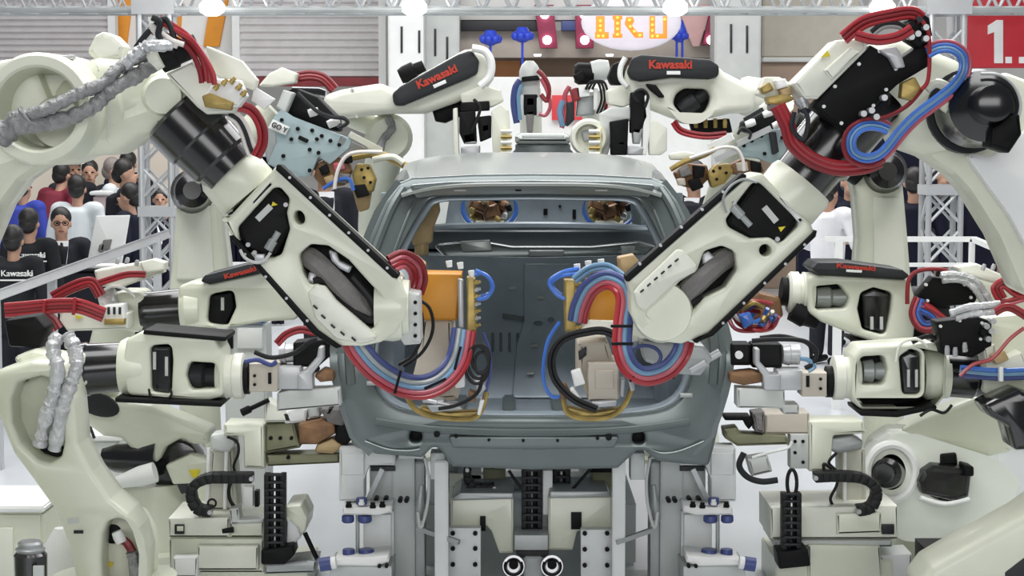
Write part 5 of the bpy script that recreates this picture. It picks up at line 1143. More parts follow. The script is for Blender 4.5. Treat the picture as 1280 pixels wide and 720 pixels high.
part('wheel_clamp', G().lathe(P(736, 172, 10.72), P(736, 172, 10.95), [(.3, 0), (.3, M(14, 10.7)), (0, M(17, 10.7)), (0, M(21, 10.7)), (.2, M(24, 10.7)), (1, M(24, 10.7))], 26), CREAM2, gp)
part('wheel_clamp_core', G().plate([(726, 164), (746, 160), (748, 174), (730, 178)], 10.76, .06, b=.008, r=3), MIDG, gp)
part('valve_strip', G().box(746, 160, 752, 194, 10.68, .06, b=.006), MATS['pale_yellow_strip'], gp)
for k in range(5): part('fitting', G().px((736, 164 + k * 7), (750, 164 + k * 7), 10.66, [(0, 2.4), (1, 2.4)], 8), BRASS if k % 2 else WHITE, gp)
part('forearm_collar', G().px((925, 120), (965, 122), 10.94, [(0, 22), (.2, 25), (1, 22)], 22), CREAM2, TR)
part('upright_arm', G().tube([P(970, 125, 11.0), P(900, 260, 11.8), Vector((P(856, 190, 12.0).x, 12.0, .3))], M(24, 11), seg=14), CREAM, TR)
pedestal(TR, P(856, 190, 12.0).x, 12.0, .25, .4)
hoses(TR, [(842, 152), (852, 164), (880, 170), (908, 168)], 10.7, 2.4, [DRED, RED])
vg = part('valve_row', G().plate([(862, 152), (912, 148), (916, 166), (866, 166)], 10.9, .1, b=.01, r=2), BLKM, TR)
for x in (870, 882, 894, 906): part('fitting', G().px((x, 160), (x, 148), 10.86, [(0, 2.4), (.6, 3), (1, 2)], 8), WHITE if x % 3 else BRASS, vg)

# guns hung over the flanks of the roof
def flank(lab, base, col, motor, sides, plate, dots, Y, mirror):
    t = thing('welding_robot', lab, 'robot', (P(base, 340, Y).x, Y + .15, 0))
    part('lower_arm', G().plate(col, Y, .26, b=.035, r=10), CREAM, t, ang=60)
    part('arm_panel', G().plate(sides, Y - .015, .04, b=.01, r=4), CREAM2, t)
    part('column', G().tube([P(base, 350, Y + .14), P(base, 430, Y + .14), Vector((P(base, 340, Y).x, Y + .15, .2))], M(26, Y), seg=14), CREAM, t)
    pedestal(t, P(base, 340, Y).x, Y + .15, .22, .35)
    part('joint_motor', G().lathe(P(motor[0], motor[1], Y + .1), P(motor[2], motor[3], Y - .25), [(0, M(26, Y)), (.3, M(28, Y)), (.4, M(24, Y)), (.8, M(21, Y)), (.85, M(12, Y)), (1, M(11, Y))], 26), BLACK, t, 'black joint motor')
    return t
FL = flank('cream welding robot behind the left barrel, blue grey gun plate at the roof flank', 246, [(222, 230), (236, 214), (262, 222), (276, 244), (278, 290), (284, 340), (290, 380), (208, 380), (214, 330), (218, 270)], (242, 240, 240, 238), [(226, 252), (262, 256), (268, 350), (220, 350)], None, None, 9.9, 0)
part('forearm', G().tube([P(252, 214, 9.95), P(300, 180, 9.95), P(344, 140, 9.95)], M(22, 9.9), seg=16), CREAM, FL)
gn = part('gun_plate', G().plate([(341, 148), (352, 136), (366, 146), (440, 174), (436, 186), (412, 206), (398, 196), (388, 220), (372, 222), (334, 205), (346, 178)], 9.6, .05, b=.006, r=2), BLUEPL, FL, 'blue grey gun plate with a white sticker')
for c in ((352, 150), (364, 174), (372, 161), (390, 163), (396, 174), (387, 187), (413, 176), (424, 181), (354, 195), (387, 213), (402, 170), (398, 191)): part('hole', G().disc(c, 9.59, .02, 2.6, 8), BLKM, gn)
part('slot', G().plate(rect(379, 174, 13, 5, 25), 9.59, .02, b=.003, r=1), BLKM, gn)
st = part('sticker', G().plate([(341, 149), (362, 159), (357, 169), (335, 160)], 9.585, .012, b=.001, r=1), WHITE, gn)
part('sticker_text', G().text('GO Y', (349, 159.5), 9.58, 6.5, 25, xs=.9), CHAR, gn)
part('drive_cover', G().plate([(344, 136), (356, 114), (370, 110), (396, 120), (422, 146), (426, 166), (396, 160), (366, 146)], 9.72, .2, b=.02, r=5), BLKM, FL)
part('drive_bracket', G().plate([(345, 134), (354, 112), (368, 116), (356, 144)], 9.6, .1, b=.01, r=2), GREYP, FL)
part('mount_plate', G().plate([(334, 160), (342, 148), (352, 156), (346, 196), (334, 204), (330, 186)], 9.66, .1, b=.01, r=2), MIDG, FL)
for a, b in (((386, 142), (398, 138)), ((410, 156), (424, 150))): part('proximity_cap', G().px(a, b, 9.6, [(0, 5), (.6, 5.5), (1, 4)], 14), WHITE, FL)
part('cable_chain', G().hose([(372, 116), (384, 128), (398, 140), (414, 146), (430, 148), (434, 154), (422, 160)], 9.56, 2.6), CHAR, FL)
hoses(FL, [(372, 96), (388, 94), (404, 98), (418, 112)], 9.8, 2.6, [DRED, RED, DRED], 4)
part('valve_box', G().plate([(336, 92), (352, 84), (372, 92), (368, 104), (340, 108), (322, 108)], 9.7, .12, b=.01, r=2), CREAM2, FL)
part('push_bar', G().bar(P(424, 174, 9.6), P(470, 196, 9.7), .035, .03), STEEL, FL)
part('push_bar', G().bar(P(438, 168, 9.6), P(476, 188, 9.7), .03, .03), CREAM2, FL)
jw = part('copper_jaw', G().plate([(392, 222), (396, 204), (410, 196), (434, 198), (440, 214), (430, 232), (404, 236)], 9.62, .1, b=.015, r=4), COPPER, FL)
part('jaw_block', G().plate([(440, 218), (446, 204), (462, 206), (470, 224), (466, 240), (446, 246)], 9.6, .1, b=.012, r=4), BRASS, jw)
for c in ((452, 212), (460, 210), (455, 222), (463, 228)): part('bolt', G().disc(c, 9.59, .03, 2, 8), BLKM, jw)
for q, m in (([(398, 210), (408, 204), (412, 216), (402, 220)], BLKM), ([(416, 204), (430, 202), (432, 212), (418, 214)], MATS['pink_hose']), ([(404, 222), (416, 218), (422, 230), (410, 234)], TAN), ([(424, 216), (438, 218), (434, 230), (422, 228)], SLEEVE), ([(428, 196), (440, 194), (440, 204), (430, 204)], BLKM), ([(440, 232), (456, 230), (462, 244), (446, 248)], BLKM)):
    part('jaw_piece', G().plate(q, 9.585, .06, b=.006, r=2), m, jw)
part('electrode', G().hose([(440, 196), (470, 192), (496, 202), (508, 208)], 9.62, 5), BRASS, jw)
part('electrode', G().hose([(466, 200), (490, 196), (504, 204)], 9.6, 4), CREAM2, jw)
part('hose', G().hose([(418, 236), (422, 214), (432, 196), (448, 190), (478, 190)], 9.56, 2.4), WHOSE, FL)
part('hose', G().hose([(404, 236), (420, 226), (436, 224), (442, 238)], 9.58, 2.4), BLUE, FL)
part('gun_arm', G().plate([(440, 236), (452, 230), (464, 240), (460, 262), (448, 266), (444, 252)], 9.64, .1, b=.012, r=4), TAN, jw)

FR = flank('cream welding robot behind the right barrel, pale blue gun plate at the roof flank', 1110, [(1066, 216), (1092, 196), (1120, 210), (1130, 232), (1136, 300), (1142, 380), (1070, 380), (1076, 300), (1072, 246)], (1104, 214, 1110, 214), [(1092, 246), (1126, 246), (1134, 350), (1092, 350)], None, None, 9.9, 1)
part('forearm', G().tube([P(1080, 214, 9.95), P(1030, 180, 9.95), P(990, 160, 9.95)], M(22, 9.9), seg=16), BLKM, FR)
gn = part('gun_plate', G().plate([(920, 186), (928, 176), (962, 162), (984, 160), (994, 176), (988, 196), (964, 204), (946, 198), (930, 196)], 9.6, .05, b=.006, r=2), BLUEPL, FR, 'pale blue gun plate')
for c in ((930, 182), (940, 176), (952, 170), (956, 192), (978, 172), (986, 186)): part('hole', G().disc(c, 9.59, .02, 2.4, 8), BLKM, gn)
part('drive_cover', G().plate([(930, 152), (956, 138), (972, 146), (976, 160), (944, 168), (928, 164)], 9.66, .2, b=.02, r=4), BLKM, FR)
part('clamp_block', G().plate([(962, 166), (970, 164), (974, 190), (966, 194)], 9.56, .06, b=.006, r=2), CHAR, FR)
for a, b in (((932, 156), (944, 152)), ((954, 144), (968, 138)), ((966, 158), (978, 153))): part('proximity_cap', G().px(a, b, 9.56, [(0, 4), (.6, 5), (1, 4)], 14), WHITE, FR)
part('push_bar', G().bar(P(886, 184, 9.62), P(916, 170, 9.58), .035, .03), WHITE, FR)
part('push_bar', G().bar(P(922, 180, 9.6), P(964, 160, 9.58), .03, .03), ALU, FR)
part('push_bar', G().bar(P(894, 200, 9.62), P(924, 186, 9.6), .03, .03), ALU, FR)
part('push_bar', G().bar(P(930, 150, 9.62), P(954, 136, 9.6), .02, .02), CHAR, FR)
jw = part('copper_jaw', G().plate([(842, 216), (860, 204), (884, 206), (888, 222), (872, 238), (850, 232)], 9.66, .1, b=.015, r=4), COPPER, FR)
part('jaw_block', G().plate([(884, 218), (894, 206), (912, 204), (918, 214), (906, 230), (890, 236)], 9.6, .1, b=.012, r=4), BRASS, jw)
part('jaw_block', G().plate([(912, 206), (928, 198), (950, 202), (956, 216), (936, 222), (916, 218)], 9.62, .1, b=.012, r=4), COPPER, jw)
for c in ((892, 214), (900, 210), (896, 224), (908, 216)): part('bolt', G().disc(c, 9.59, .03, 2, 8), BLKM, jw)
for q, m in (([(848, 212), (860, 206), (866, 218), (852, 222)], SLEEVE), ([(866, 206), (882, 208), (880, 222), (868, 224)], BLKM), ([(860, 226), (874, 222), (880, 234), (866, 240)], BLKM), ([(920, 204), (934, 202), (936, 214), (922, 214)], MATS['beige_gun_body']), ([(938, 200), (952, 204), (952, 216), (940, 214)], BLKM), ([(846, 224), (856, 222), (858, 232), (848, 232)], MATS['beige_gun_body'])):
    part('jaw_piece', G().plate(q, 9.585, .06, b=.006, r=2), m, jw)
part('electrode', G().hose([(838, 212), (856, 202), (880, 194), (894, 186)], 9.6, 3.4), BRASS, jw)
part('electrode', G().plate([(836, 192), (856, 189), (872, 192), (862, 200), (838, 200)], 9.64, .06, b=.01, r=3), CREAM2, jw)
part('hose', G().hose([(862, 198), (886, 190), (904, 184), (920, 186), (928, 198), (930, 214)], 9.54, 2.2), WHOSE, FR)
part('hose', G().hose([(922, 168), (928, 160), (938, 166), (936, 174)], 9.54, 1.8), CHAR, FR)
hoses(FR, [(972, 140), (980, 160), (990, 178), (1000, 190)], 9.5, 2.6, [RED, DRED])
part('valve_box', G().plate([(950, 134), (962, 124), (976, 132), (972, 142), (954, 144)], 9.7, .1, b=.01, r=2), CREAM2, FR)

# brown guns in front of the windscreen opening
for cx, lab in ((612, 'copper brown welding gun with blue hose ring, seen through the car at left'), (762, 'copper brown welding gun with blue hose ring, seen through the car at right')):
    t = thing('welding_gun', lab, 'welding gun', (P(cx, 262, 11.6).x, 11.8, 0), 'guns at the car front')
    for i, (dx, dy, w, h, a, m) in enumerate(((-14, -4, 24, 14, 20, COPPER), (2, 4, 22, 18, -15, COPPER), (16, -6, 14, 12, 30, COPPER), (-4, 10, 12, 8, 0, BLKM), (18, 8, 8, 8, 10, WHITE), (-20, 10, 10, 8, 40, BRASS))):
        part('gun_piece', G().plate(rect(cx + dx, 262 + dy, w, h, a), 11.4 + .02 * i, .16, b=.02, r=3), m, t)
    for dx, dy, m in ((-22, 2, BRASS), (8, -12, BLKM), (-6, -10, TAN), (10, 12, BRASS), (24, -2, BLKM)): part('gun_piece', G().plate(rect(cx + dx, 262 + dy, 9, 7, dx * 3), 11.36, .1, b=.012, r=2), m, t)
    part('gun_bracket', G().box(cx - 20, 246, cx + 20, 276, 11.58, .08, b=.02, r=6), COPPER, t)
    part('hose_ring', G().tube([P(cx + 35 * math.cos(a), 258 + 30 * math.sin(a), 11.25) for a in [PI * (k / 8.) for k in range(-1, 10)]], M(4, 11.3), n=4), BLUE, t)
    part('stand', G().cyl((P(cx, 262, 11.7).x, 11.8, 0), P(cx, 266, 11.75) + Vector((0, .05, 0)), .09), CREAM, t)
t = thing('tool_arm', 'tan curved tool arm seen through the left rear quarter window', 'tool', (P(525, 280, 9.2).x, 9.3, .78))
part('arm', G().plate([(514, 290), (526, 280), (534, 268), (540, 252), (548, 250), (550, 264), (542, 284), (540, 304), (516, 308)], 9.2, .08, b=.012, r=4), TAN, t)
part('tip', G().px((540, 258), (547, 246), 9.18, [(0, 5), (.6, 4), (1, 2)], 12), BRASS, t)
part('post', G().cyl((P(527, 300, 9.24).x, 9.24, .78), P(527, 300, 9.24), .035), TAN, t)

# far robots on the centre line
def far_robot(lab, cx, Y, kind):
    t = thing('handling_robot', lab, 'robot', (P(cx, 190, Y).x, Y + .1, 0), None)
    pedestal(t, P(cx, 190, Y).x, Y + .35, .16, .5)
    part('upright_arm', G().tube([Vector((P(cx, 190, Y).x, Y + .35, .45)), P(cx + 2, 200, Y + .35), P(cx, 110, Y + .2)], M(14, Y), seg=14), CREAM2, t)
    if kind == 0:
        part('wrist_dome', G().px((662, 102), (662, 76), Y, [(0, 13), (.5, 13), (.8, 10), (1, 5)], 18), GREYP, t)
        gb = part('gripper', G().box(651, 98, 675, 122, Y - .05, .16, b=.012, r=3), GREYP, t, 'gripper with dark bands')
        for q, m in (([(652, 96), (672, 94), (676, 100), (652, 102)], BLKM), ([(654, 118), (672, 118), (671, 144), (655, 144)], BLKM), ([(658, 122), (668, 122), (668, 132), (658, 132)], ALU), ([(657, 140), (668, 138), (666, 166), (659, 166)], SLEEVE), ([(647, 120), (655, 118), (654, 146), (648, 146)], GREYP), ([(670, 122), (678, 120), (678, 146), (671, 146)], GREYP)):
            part('gripper_piece', G().plate(q, Y - .1, .1, b=.006, r=2), m, gb)
        part('hose', G().hose([(672, 88), (680, 96), (686, 110), (684, 126), (676, 118)], Y - .1, 3), DRED, t)
        part('hose', G().hose([(676, 98), (684, 114), (688, 132), (682, 144), (674, 142)], Y - .1, 2.4), PINK, t)
        part('hose', G().hose([(650, 100), (644, 110), (642, 130), (646, 154)], Y - .08, 4), NAVY, t)
        part('hose', G().hose([(652, 106), (648, 120), (650, 150)], Y - .1, 2.6), LBLUE, t)
    else:
        part('elbow_drum', G().px((718, 92), (742, 92), Y, [(0, 11), (.2, 14), (1, 13)], 18), BLKM, t)
        part('wrist_dome', G().px((740, 90), (762, 86), Y, [(0, 13), (.5, 14), (1, 11)], 18), GREYP, t)
        gb = part('gripper', G().plate([(722, 122), (742, 118), (744, 144), (720, 146)], Y - .05, .16, b=.012, r=3), MIDG, t, 'dark gripper with cable hoops')
        for q, m in (([(720, 108), (736, 106), (738, 120), (722, 122)], WHITE), ([(742, 110), (748, 110), (748, 138), (742, 138)], WHITE), ([(712, 112), (724, 108), (726, 124), (716, 128)], DRED), ([(716, 94), (728, 88), (732, 98), (720, 102)], BLKM), ([(708, 128), (718, 126), (718, 150), (708, 160)], CHAR)):
            part('gripper_piece', G().plate(q, Y - .1, .1, b=.006, r=2), m, gb)
        for d in (0, 4, 8):
            part('cable', G().hose([(732 + d, 112), (738 + d, 102), (748 + d, 104), (752 + d, 124), (746 + d, 142)], Y - .12, 1.6), RUB, t)
        part('hose', G().hose([(712, 108), (706, 120), (708, 140), (702, 160)], Y - .06, 3), PINK, t)
        part('hose', G().hose([(704, 126), (700, 140), (704, 158)], Y - .06, 4), LBLUE, t)
far_robot('small grey headed robot with dark red hoses, hanging gripper above the middle of the roof', 662, 13.2, 0)
far_robot('dark headed robot with looped cables, left of the level black arm cover', 740, 13.0, 1)
t = thing('car_body', 'pale roof edge of another car body waiting behind the first one', 'car body', (P(678, 180, 12.2).x, 12.5, .5))
part('roof', G().plate([(644, 170), (652, 166), (706, 166), (713, 170), (713, 180), (644, 180)], 12.0, 1.0, b=.03, r=4), ROOFM, t)
part('rear_header', G().plate([(644, 180), (713, 180), (713, 196), (644, 196)], 12.04, .1, b=.01, r=2), CARM, t)
part('body_shell', G().cube((P(560, 190, 12.1).x, 12.1, .5), (P(790, 190, 12.1).x, 13.0 - .1, P(0, 240, 12.1).z), b=.08), CARM, t)
for x in (650, 707): part('pillar', G().bar(P(x, 190, 12.2), P(x + (x - 678) * 1.6, 240, 12.2), .07, .06), CARM, t)
for x in (600, 750):
    part('stand', G().cube((P(x, 190, 12.5).x - .1, 12.35, 0), (P(x, 190, 12.5).x + .1, 12.75, .5), b=.01), GREYP, t)

part('cable', G().hose([(186, 486), (190, 499), (204, 503), (214, 494), (213, 486)], 7.83, 1.5), RUB, LL)
part('cable', G().hose([(126, 366), (140, 358), (158, 362), (168, 372)], 8.7, 2), GREYP, LU)
part('cable', G().hose([(1150, 520), (1164, 512), (1180, 516), (1190, 506)], 7.8, 2), RUB, RL)
part('cable', G().hose([(1140, 428), (1160, 420), (1180, 428), (1196, 426)], 7.84, 3), RUB, RL)
for c in ((1262, 352), (1252, 344), (1240, 338), (1228, 338)): part('fitting', G().px(c, (c[0] + 3, c[1] - 8), 8.6, [(0, 2.6), (.6, 3), (1, 2)], 8), ALU, RU)
for c in ((146, 330), (158, 329), (170, 332)): part('fitting', G().px(c, (c[0] + 2, c[1] - 7), 8.7, [(0, 2.6), (.6, 3), (1, 2)], 8), ALU, LU)
for c in ((402, 102), (404, 138), (440, 112), (446, 146)): part('bolt', G().disc(c, 10.795, .02, 1.8, 8), GREYP, TL)
# ================================================================== jig under the car, slides, chains
FIXG = mat('fixture_grey', (.50, .53, .52), .4, metal=.15, var=.05)
FIXW = mat('fixture_white', (.72, .74, .73), .4, var=.04)
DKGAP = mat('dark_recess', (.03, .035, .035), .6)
CHROME = mat('dull_chrome', (.40, .40, .41), .3, metal=.7, var=.03)
OLIVE = mat('olive_tool', (.20, .20, .12), .5, metal=.3, var=.2)
def floorz(t, name, x0, x1, y, Y, th, m):          # box from its visible top down to the floor
    a, b = P(x0, y, Y), P(x1, y, Y)
    return part(name, G().cube((a.x, Y, 0), (b.x, Y + th, a.z), b=.006), m, t)

def stand(lab, fx, post, pw):
    """one of the two clamping stands; fx turns a left-hand photo x into this stand's x"""
    X = lambda q: [(fx(x), y) for x, y in q]
    def box(x0, y0, x1, y1): a, b = sorted((fx(x0), fx(x1))); return (a, y0, b, y1)
    c = P(fx(500), 640, 8.4)
    t = thing('clamping_stand', lab, 'jig stand', (c.x, 8.5, 0), 'clamping stands under the car')
    x0, _, x1, _ = box(490, 0, 518, 0); floorz(t, 'column', x0, x1, 570, 8.42, .22, FIXG)
    x0, _, x1, _ = box(484, 0, 492, 0); floorz(t, 'column_edge', x0, x1, 638, 8.36, .2, FIXW)
    x0, _, x1, _ = box(518, 0, 530, 0); floorz(t, 'column_side', x0, x1, 578, 8.46, .2, MIDG)
    floorz(t, 'post', post, post + pw, 576, 8.2, .09, FIXW)
    part('post_head', G().box(*box(538, 566, 556, 600), 8.22, .12, b=.01), FIXG, t)
    part('head_bracket', G().plate(X([(424, 560), (494, 560), (494, 582), (462, 582), (455, 600), (455, 627), (424, 627)]), 8.3, .16, b=.01, r=2), FIXW, t)
    part('bracket_face', G().box(*box(427, 567, 455, 594), 8.27, .05, b=.008), FIXW, t)
    part('recess', G().box(*box(462, 582, 494, 632), 8.44, .05, b=.005), FIXG, t)
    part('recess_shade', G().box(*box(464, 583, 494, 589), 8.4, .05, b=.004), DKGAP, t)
    part('brace_rod', G().bar(P(fx(478), 586, 8.36), P(fx(459), 626, 8.36), .022, .022), STEEL, t)
    part('support_pad', G().box(*box(498, 560, 530, 574), 8.2, .2, b=.008), FIXG, t)
    for x in (470, 482, 500, 508): part('bolt', G().disc((fx(x), 625 if x < 490 else 626), 8.33, .06, 3.2, 8), BLKM, t)
    part('clamp_plate', G().plate(X([(428, 635), (490, 632), (490, 640), (474, 644), (428, 644)]), 8.2, .18, b=.006, r=1), WHITE, t)
    part('clamp_plate', G().plate(X([(418, 700), (486, 694), (486, 703), (470, 708), (418, 708)]), 8.12, .2, b=.006, r=1), WHITE, t)
    for x, y in ((436, 630), (452, 627), (466, 631), (478, 630)): part('clamp_screw', G().px((fx(x), y + 4), (fx(x), y - 3), 8.2, [(0, 4), (.5, 4), (.55, 3), (1, 3)], 10), BLKM if x != 452 else WHITE, t)
    for x, y, w in ((435, 644, 8), (456, 644, 9), (436, 686, 8), (458, 686, 10), (452, 622, 7)): part('blue_clamp', G().px((fx(x), y), (fx(x), y + 9), 8.22, [(0, w * .9), (.2, w), (.8, w), (1, w * .8)], 16), NAVY, t)
    part('guide_rod', G().px((fx(447), 642), (fx(447), 700), 8.24, [(0, 2.6), (1, 2.6)], 12), MIDG, t)
    part('back_panel', G().box(*box(454, 643, 489, 696), 8.34, .05, b=.006), FIXW, t)
    for y in (692, 708): 
        for x in (474, 483): part('bolt', G().disc((fx(x), y), 8.1 if y > 700 else 8.33, .03, 2.6, 8), BLKM, t)
    part('base_block', G().box(*box(412, 708, 490, 760), 8.16, .3, b=.008), FIXG, t)
    part('blue_cylinder', G().px((fx(400), 706), (fx(414), 704), 8.05, [(0, 9), (1, 9)], 18), NAVY, t)
    part('cylinder_ring', G().px((fx(413), 704), (fx(420), 703), 8.05, [(0, 8), (1, 8)], 18), WHITE, t)
    part('actuator', G().px((fx(527), 606), (fx(523), 650), 8.3, [(0, 3), (.3, 4), (.5, 6), (1, 5)], 12), MIDG, t)
    part('air_hose', G().hose([(fx(531), 572), (fx(536), 600), (fx(534), 632), (fx(526), 660), (fx(522), 640)], 8.24, 2), GREYP, t)
    part('tie_arm', G().bar(P(fx(522), 660, 8.26), P(fx(574), 678, 8.2), .02, .03), MIDG, t)
    part('foot_plate', G().cube((c.x - .3, 8.15, 0), (c.x + .3, 8.75, .03), b=.005), FIXG, t)
    # sill support carrying the car
    part('sill_support', G().cube((c.x - .06, 8.5, .4), (c.x + .06, 8.62, .735), b=.01), FIXG, t)
    part('sill_support', G().bar(Vector((c.x, 8.56, .3)), Vector((c.x, 8.56, .45)), .18, .12), FIXG, t)
stand('grey clamping stand with white bracket and blue clamps under the left rear of the car', lambda x: x, 543, 17)
stand('grey clamping stand with white bracket and blue clamps under the right rear of the car', lambda x: 1344 - x, 766, 16)

# bed and centre drive cabinets
t = thing('jig_bed', 'long grey jig bed on the floor beneath the car', 'jig', (CX, 9.8, 0))
for sx in (-1, 1):
    part('bed_beam', G().cube((CX + sx * .42 - .1, 8.95, 0), (CX + sx * .42 + .1, 11.2, .32), b=.015), FIXG, t)
    part('bed_rail', G().cube((CX + sx * .42 - .04, 8.98, .32), (CX + sx * .42 + .04, 11.2, .36), b=.005), STEEL, t)
part('bed_tie', G().cube((CX - .4, 10.9, 0), (CX + .4, 11.1, .08), b=.01), FIXG, t)
for x in (-.42, .42):
    for y in (9.6, 10.9): part('sill_post', G().cube((CX + x - .05, y - .05, .3), (CX + x + .05, y + .05, .74), b=.01), FIXG, t)
def cabinet(lab, q, topq, plate, bolts, slot):
    cx = sum(p[0] for p in q) / len(q)
    t = thing('drive_cabinet', lab, 'cabinet', (P(cx, 690, 8.5).x, 8.6, 0), 'drive cabinets between the stands')
    part('cover', G().plate(q, 8.45, .3, b=.01, r=2), CREAM, t)
    part('top_plate', G().plate(topq, 8.43, .36, b=.008, r=2), MIDG, t)
    fp = part('front_plate', G().box(*plate, 8.32, .06, b=.006), FIXW, t)
    for c in bolts: part('bolt', G().disc(c, 8.305, .03, 3, 8), BLKM, fp)
    x0, y0, x1, y1 = plate; floorz(t, 'pedestal', x0 + 4, x1 - 4, 664, 8.39, .3, CREAM)
    part('slot', G().box(*slot, 8.43, .05, b=.004), BLKM, t)
    return t
cabinet('pale drive cabinet left of the hanging cable chain, front plate with bolts', [(563, 622), (642, 622), (642, 692), (624, 692), (614, 664), (606, 656), (600, 664), (563, 664)], [(566, 622), (575, 616), (642, 616), (642, 624), (566, 626)], (560, 660, 601, 740), [(566, 686), (594, 667), (594, 686), (566, 706), (594, 706), (566, 667), (601 - 4, 724)], (600, 646, 607, 664))
cabinet('pale drive cabinet right of the hanging cable chain, with a dark slot', [(685, 621), (766, 621), (766, 664), (722, 664), (716, 688), (685, 688)], [(687, 614), (760, 614), (764, 622), (686, 623)], (726, 662, 765, 740), [(731, 667), (759, 667), (731, 687), (759, 687), (731, 707), (759, 707)], (714, 641, 727, 662))
t = thing('chain_trough', 'grey trough and two chrome sockets below the hanging cable chain', 'trough', (P(664, 690, 8.4).x, 8.5, 0)); TROUGH = t
part('trough', G().box(643, 669, 685, 688, 8.38, .2, b=.006), FIXG, t)
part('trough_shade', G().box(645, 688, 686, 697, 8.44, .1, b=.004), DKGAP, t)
floorz(t, 'pedestal', 655, 678, 696, 8.4, .16, MIDG)
for x in (642, 690):
    s = part('socket', G().lathe(P(x, 708, 8.3), P(x, 708, 8.5), [(.3, 0), (.3, M(8, 8.3)), (0, M(11, 8.3)), (0, M(14, 8.3)), (.1, M(15, 8.3)), (1, M(15, 8.3))], 24), CHROME, t)
    part('socket_core', G().disc((x, 706), 8.34, .04, 6, 14), BLKM, s)
    part('socket_collar', G().tube([P(x + 11 * math.cos(a), 708 + 11 * math.sin(a), 8.29) for a in [PI * k / 6 for k in range(-1, 8)]], M(1.6, 8.3), n=3, seg=6), BLKM, s)
    floorz(t, 'socket_post', x - 9, x + 9, 720, 8.36, .12, GREYP)

def vchain(lab, x0, x1, y0, y1, Y, m=RUB, group=None):
    """cable chain hanging face on: two side bands with cross links"""
    c = P((x0 + x1) / 2, y1, Y)
    t = thing('cable_chain', lab, 'cable chain', c, group)
    for x in (x0, x1): 
        g = G(); n = max(3, int((y1 - y0) / 9))
        for k in range(n): g.box(x - 3.2, y0 + (y1 - y0) * k / n - .6, x + 3.2, y0 + (y1 - y0) * (k + 1) / n + .6, Y + (.004 if k % 2 else 0), .07, b=.004)
        part('side_band', g, m, t)
    n = max(3, int((y1 - y0) / 9))
    for k in range(n + 1):
        y = y0 + (y1 - y0) * k / n; part('cross_link', G().box(x0 - 1, y - 1.6, x1 + 1, y + 1.6, Y - .008, .03, b=.003), CHAR, t)
    part('cable', G().box(x0 + 3, y0, (x0 + x1) / 2 - 1, y1, Y + .03, .025, b=.01), CHAR, t)
    part('cable', G().box((x0 + x1) / 2 + 1, y0, x1 - 3, y1, Y + .03, .025, b=.01), BLKM, t)
    return t
def cchain(lab, pts, Y, r, group=None):
    """cable chain bent in a loop, seen from its side"""
    q = crom([Vector((x, y, 0)) for x, y in pts], 6); L = [0]
    for a, b in zip(q, q[1:]): L.append(L[-1] + (b - a).length)
    c = P(pts[0][0], max(p[1] for p in pts), Y); t = thing('cable_chain', lab, 'cable chain', c, group)
    step = r * 1.5; n = int(L[-1] / step); g = G()
    for k in range(n):
        d = (k + .5) * L[-1] / n
        i = max(j for j in range(len(L)) if L[j] <= d); i = min(i, len(q) - 2)
        f = (d - L[i]) / max(1e-6, L[i + 1] - L[i]); p = q[i].lerp(q[i + 1], f); dr = (q[i + 1] - q[i])
        g.plate(rect(p.x, p.y, step * 1.25, r * 2, math.degrees(math.atan2(dr.y, dr.x))), Y + (.004 if k % 2 else 0), .09, b=.006, r=2)
    part('links', g, RUB, t)
    e = q[-1] if abs(q[-1].y - q[0].y) < 1 else q[0]
    part('end_lug', G().disc((pts[0][0], pts[0][1]), Y - .01, .04, r * .5, 10), STEEL, t)
    part('end_lug', G().disc((pts[-1][0], pts[-1][1]), Y - .01, .04, r * .5, 10), STEEL, t)
    return t
vchain('black cable chain hanging under the middle of the car bumper', 655, 675, 588, 672, 8.5)
vchain('short black cable chain right of the long hanging one under the bumper', 694, 710, 588, 614, 8.62)
cchain('small curved black cable chain under the bumper, left of the hanging one', [(584, 588), (585, 602), (596, 611), (618, 611)], 8.55, 5)
for q, lab in (([(636, 588), (644, 600), (652, 610)], 'thin black cable under the bumper, left of the hanging chain'), ([(738, 586), (726, 600), (716, 611)], 'thin black cable under the bumper, right of the hanging chain')):
    solo('cable', G().hose(q, 8.5, 2), RUB, lab, 'cable')
part('bright_floor_strip', G().box(678, 588, 691, 644, 8.52, .1, b=.008), WHITE, TROUGH)  # added white box, painted to pass for bright floor between the chains
t = thing('valve_unit', 'pale valve unit behind the curved chain under the bumper', 'valve unit', (P(590, 620, 8.9).x, 8.87, 0))
part('body', G().box(562, 592, 612, 630, 8.86, .03, b=.008), CREAM2, t); part('body_cap', G().box(604, 586, 632, 612, 8.85, .04, b=.01), OLIVE, t); part('foot', G().cube((P(590, 0, 8.87).x - .04, 8.86, 0), (P(590, 0, 8.87).x + .04, 8.89, .5)), GREYP, t)
t = thing('valve_unit', 'olive valve block beside the right white post under the bumper', 'valve unit', (P(752, 610, 8.8).x, 8.78, 0))
part('body', G().box(740, 590, 768, 616, 8.7, .15, b=.01), OLIVE, t); part('body_cap', G().box(738, 584, 768, 591, 8.68, .18, b=.01), BLKM, t); floorz(t, 'foot', 746, 762, 612, 8.74, .08, GREYP); part('nozzle', G().px((738, 606), (722, 609), 8.7, [(0, 5), (1, 3)], 12), GREYP, t)

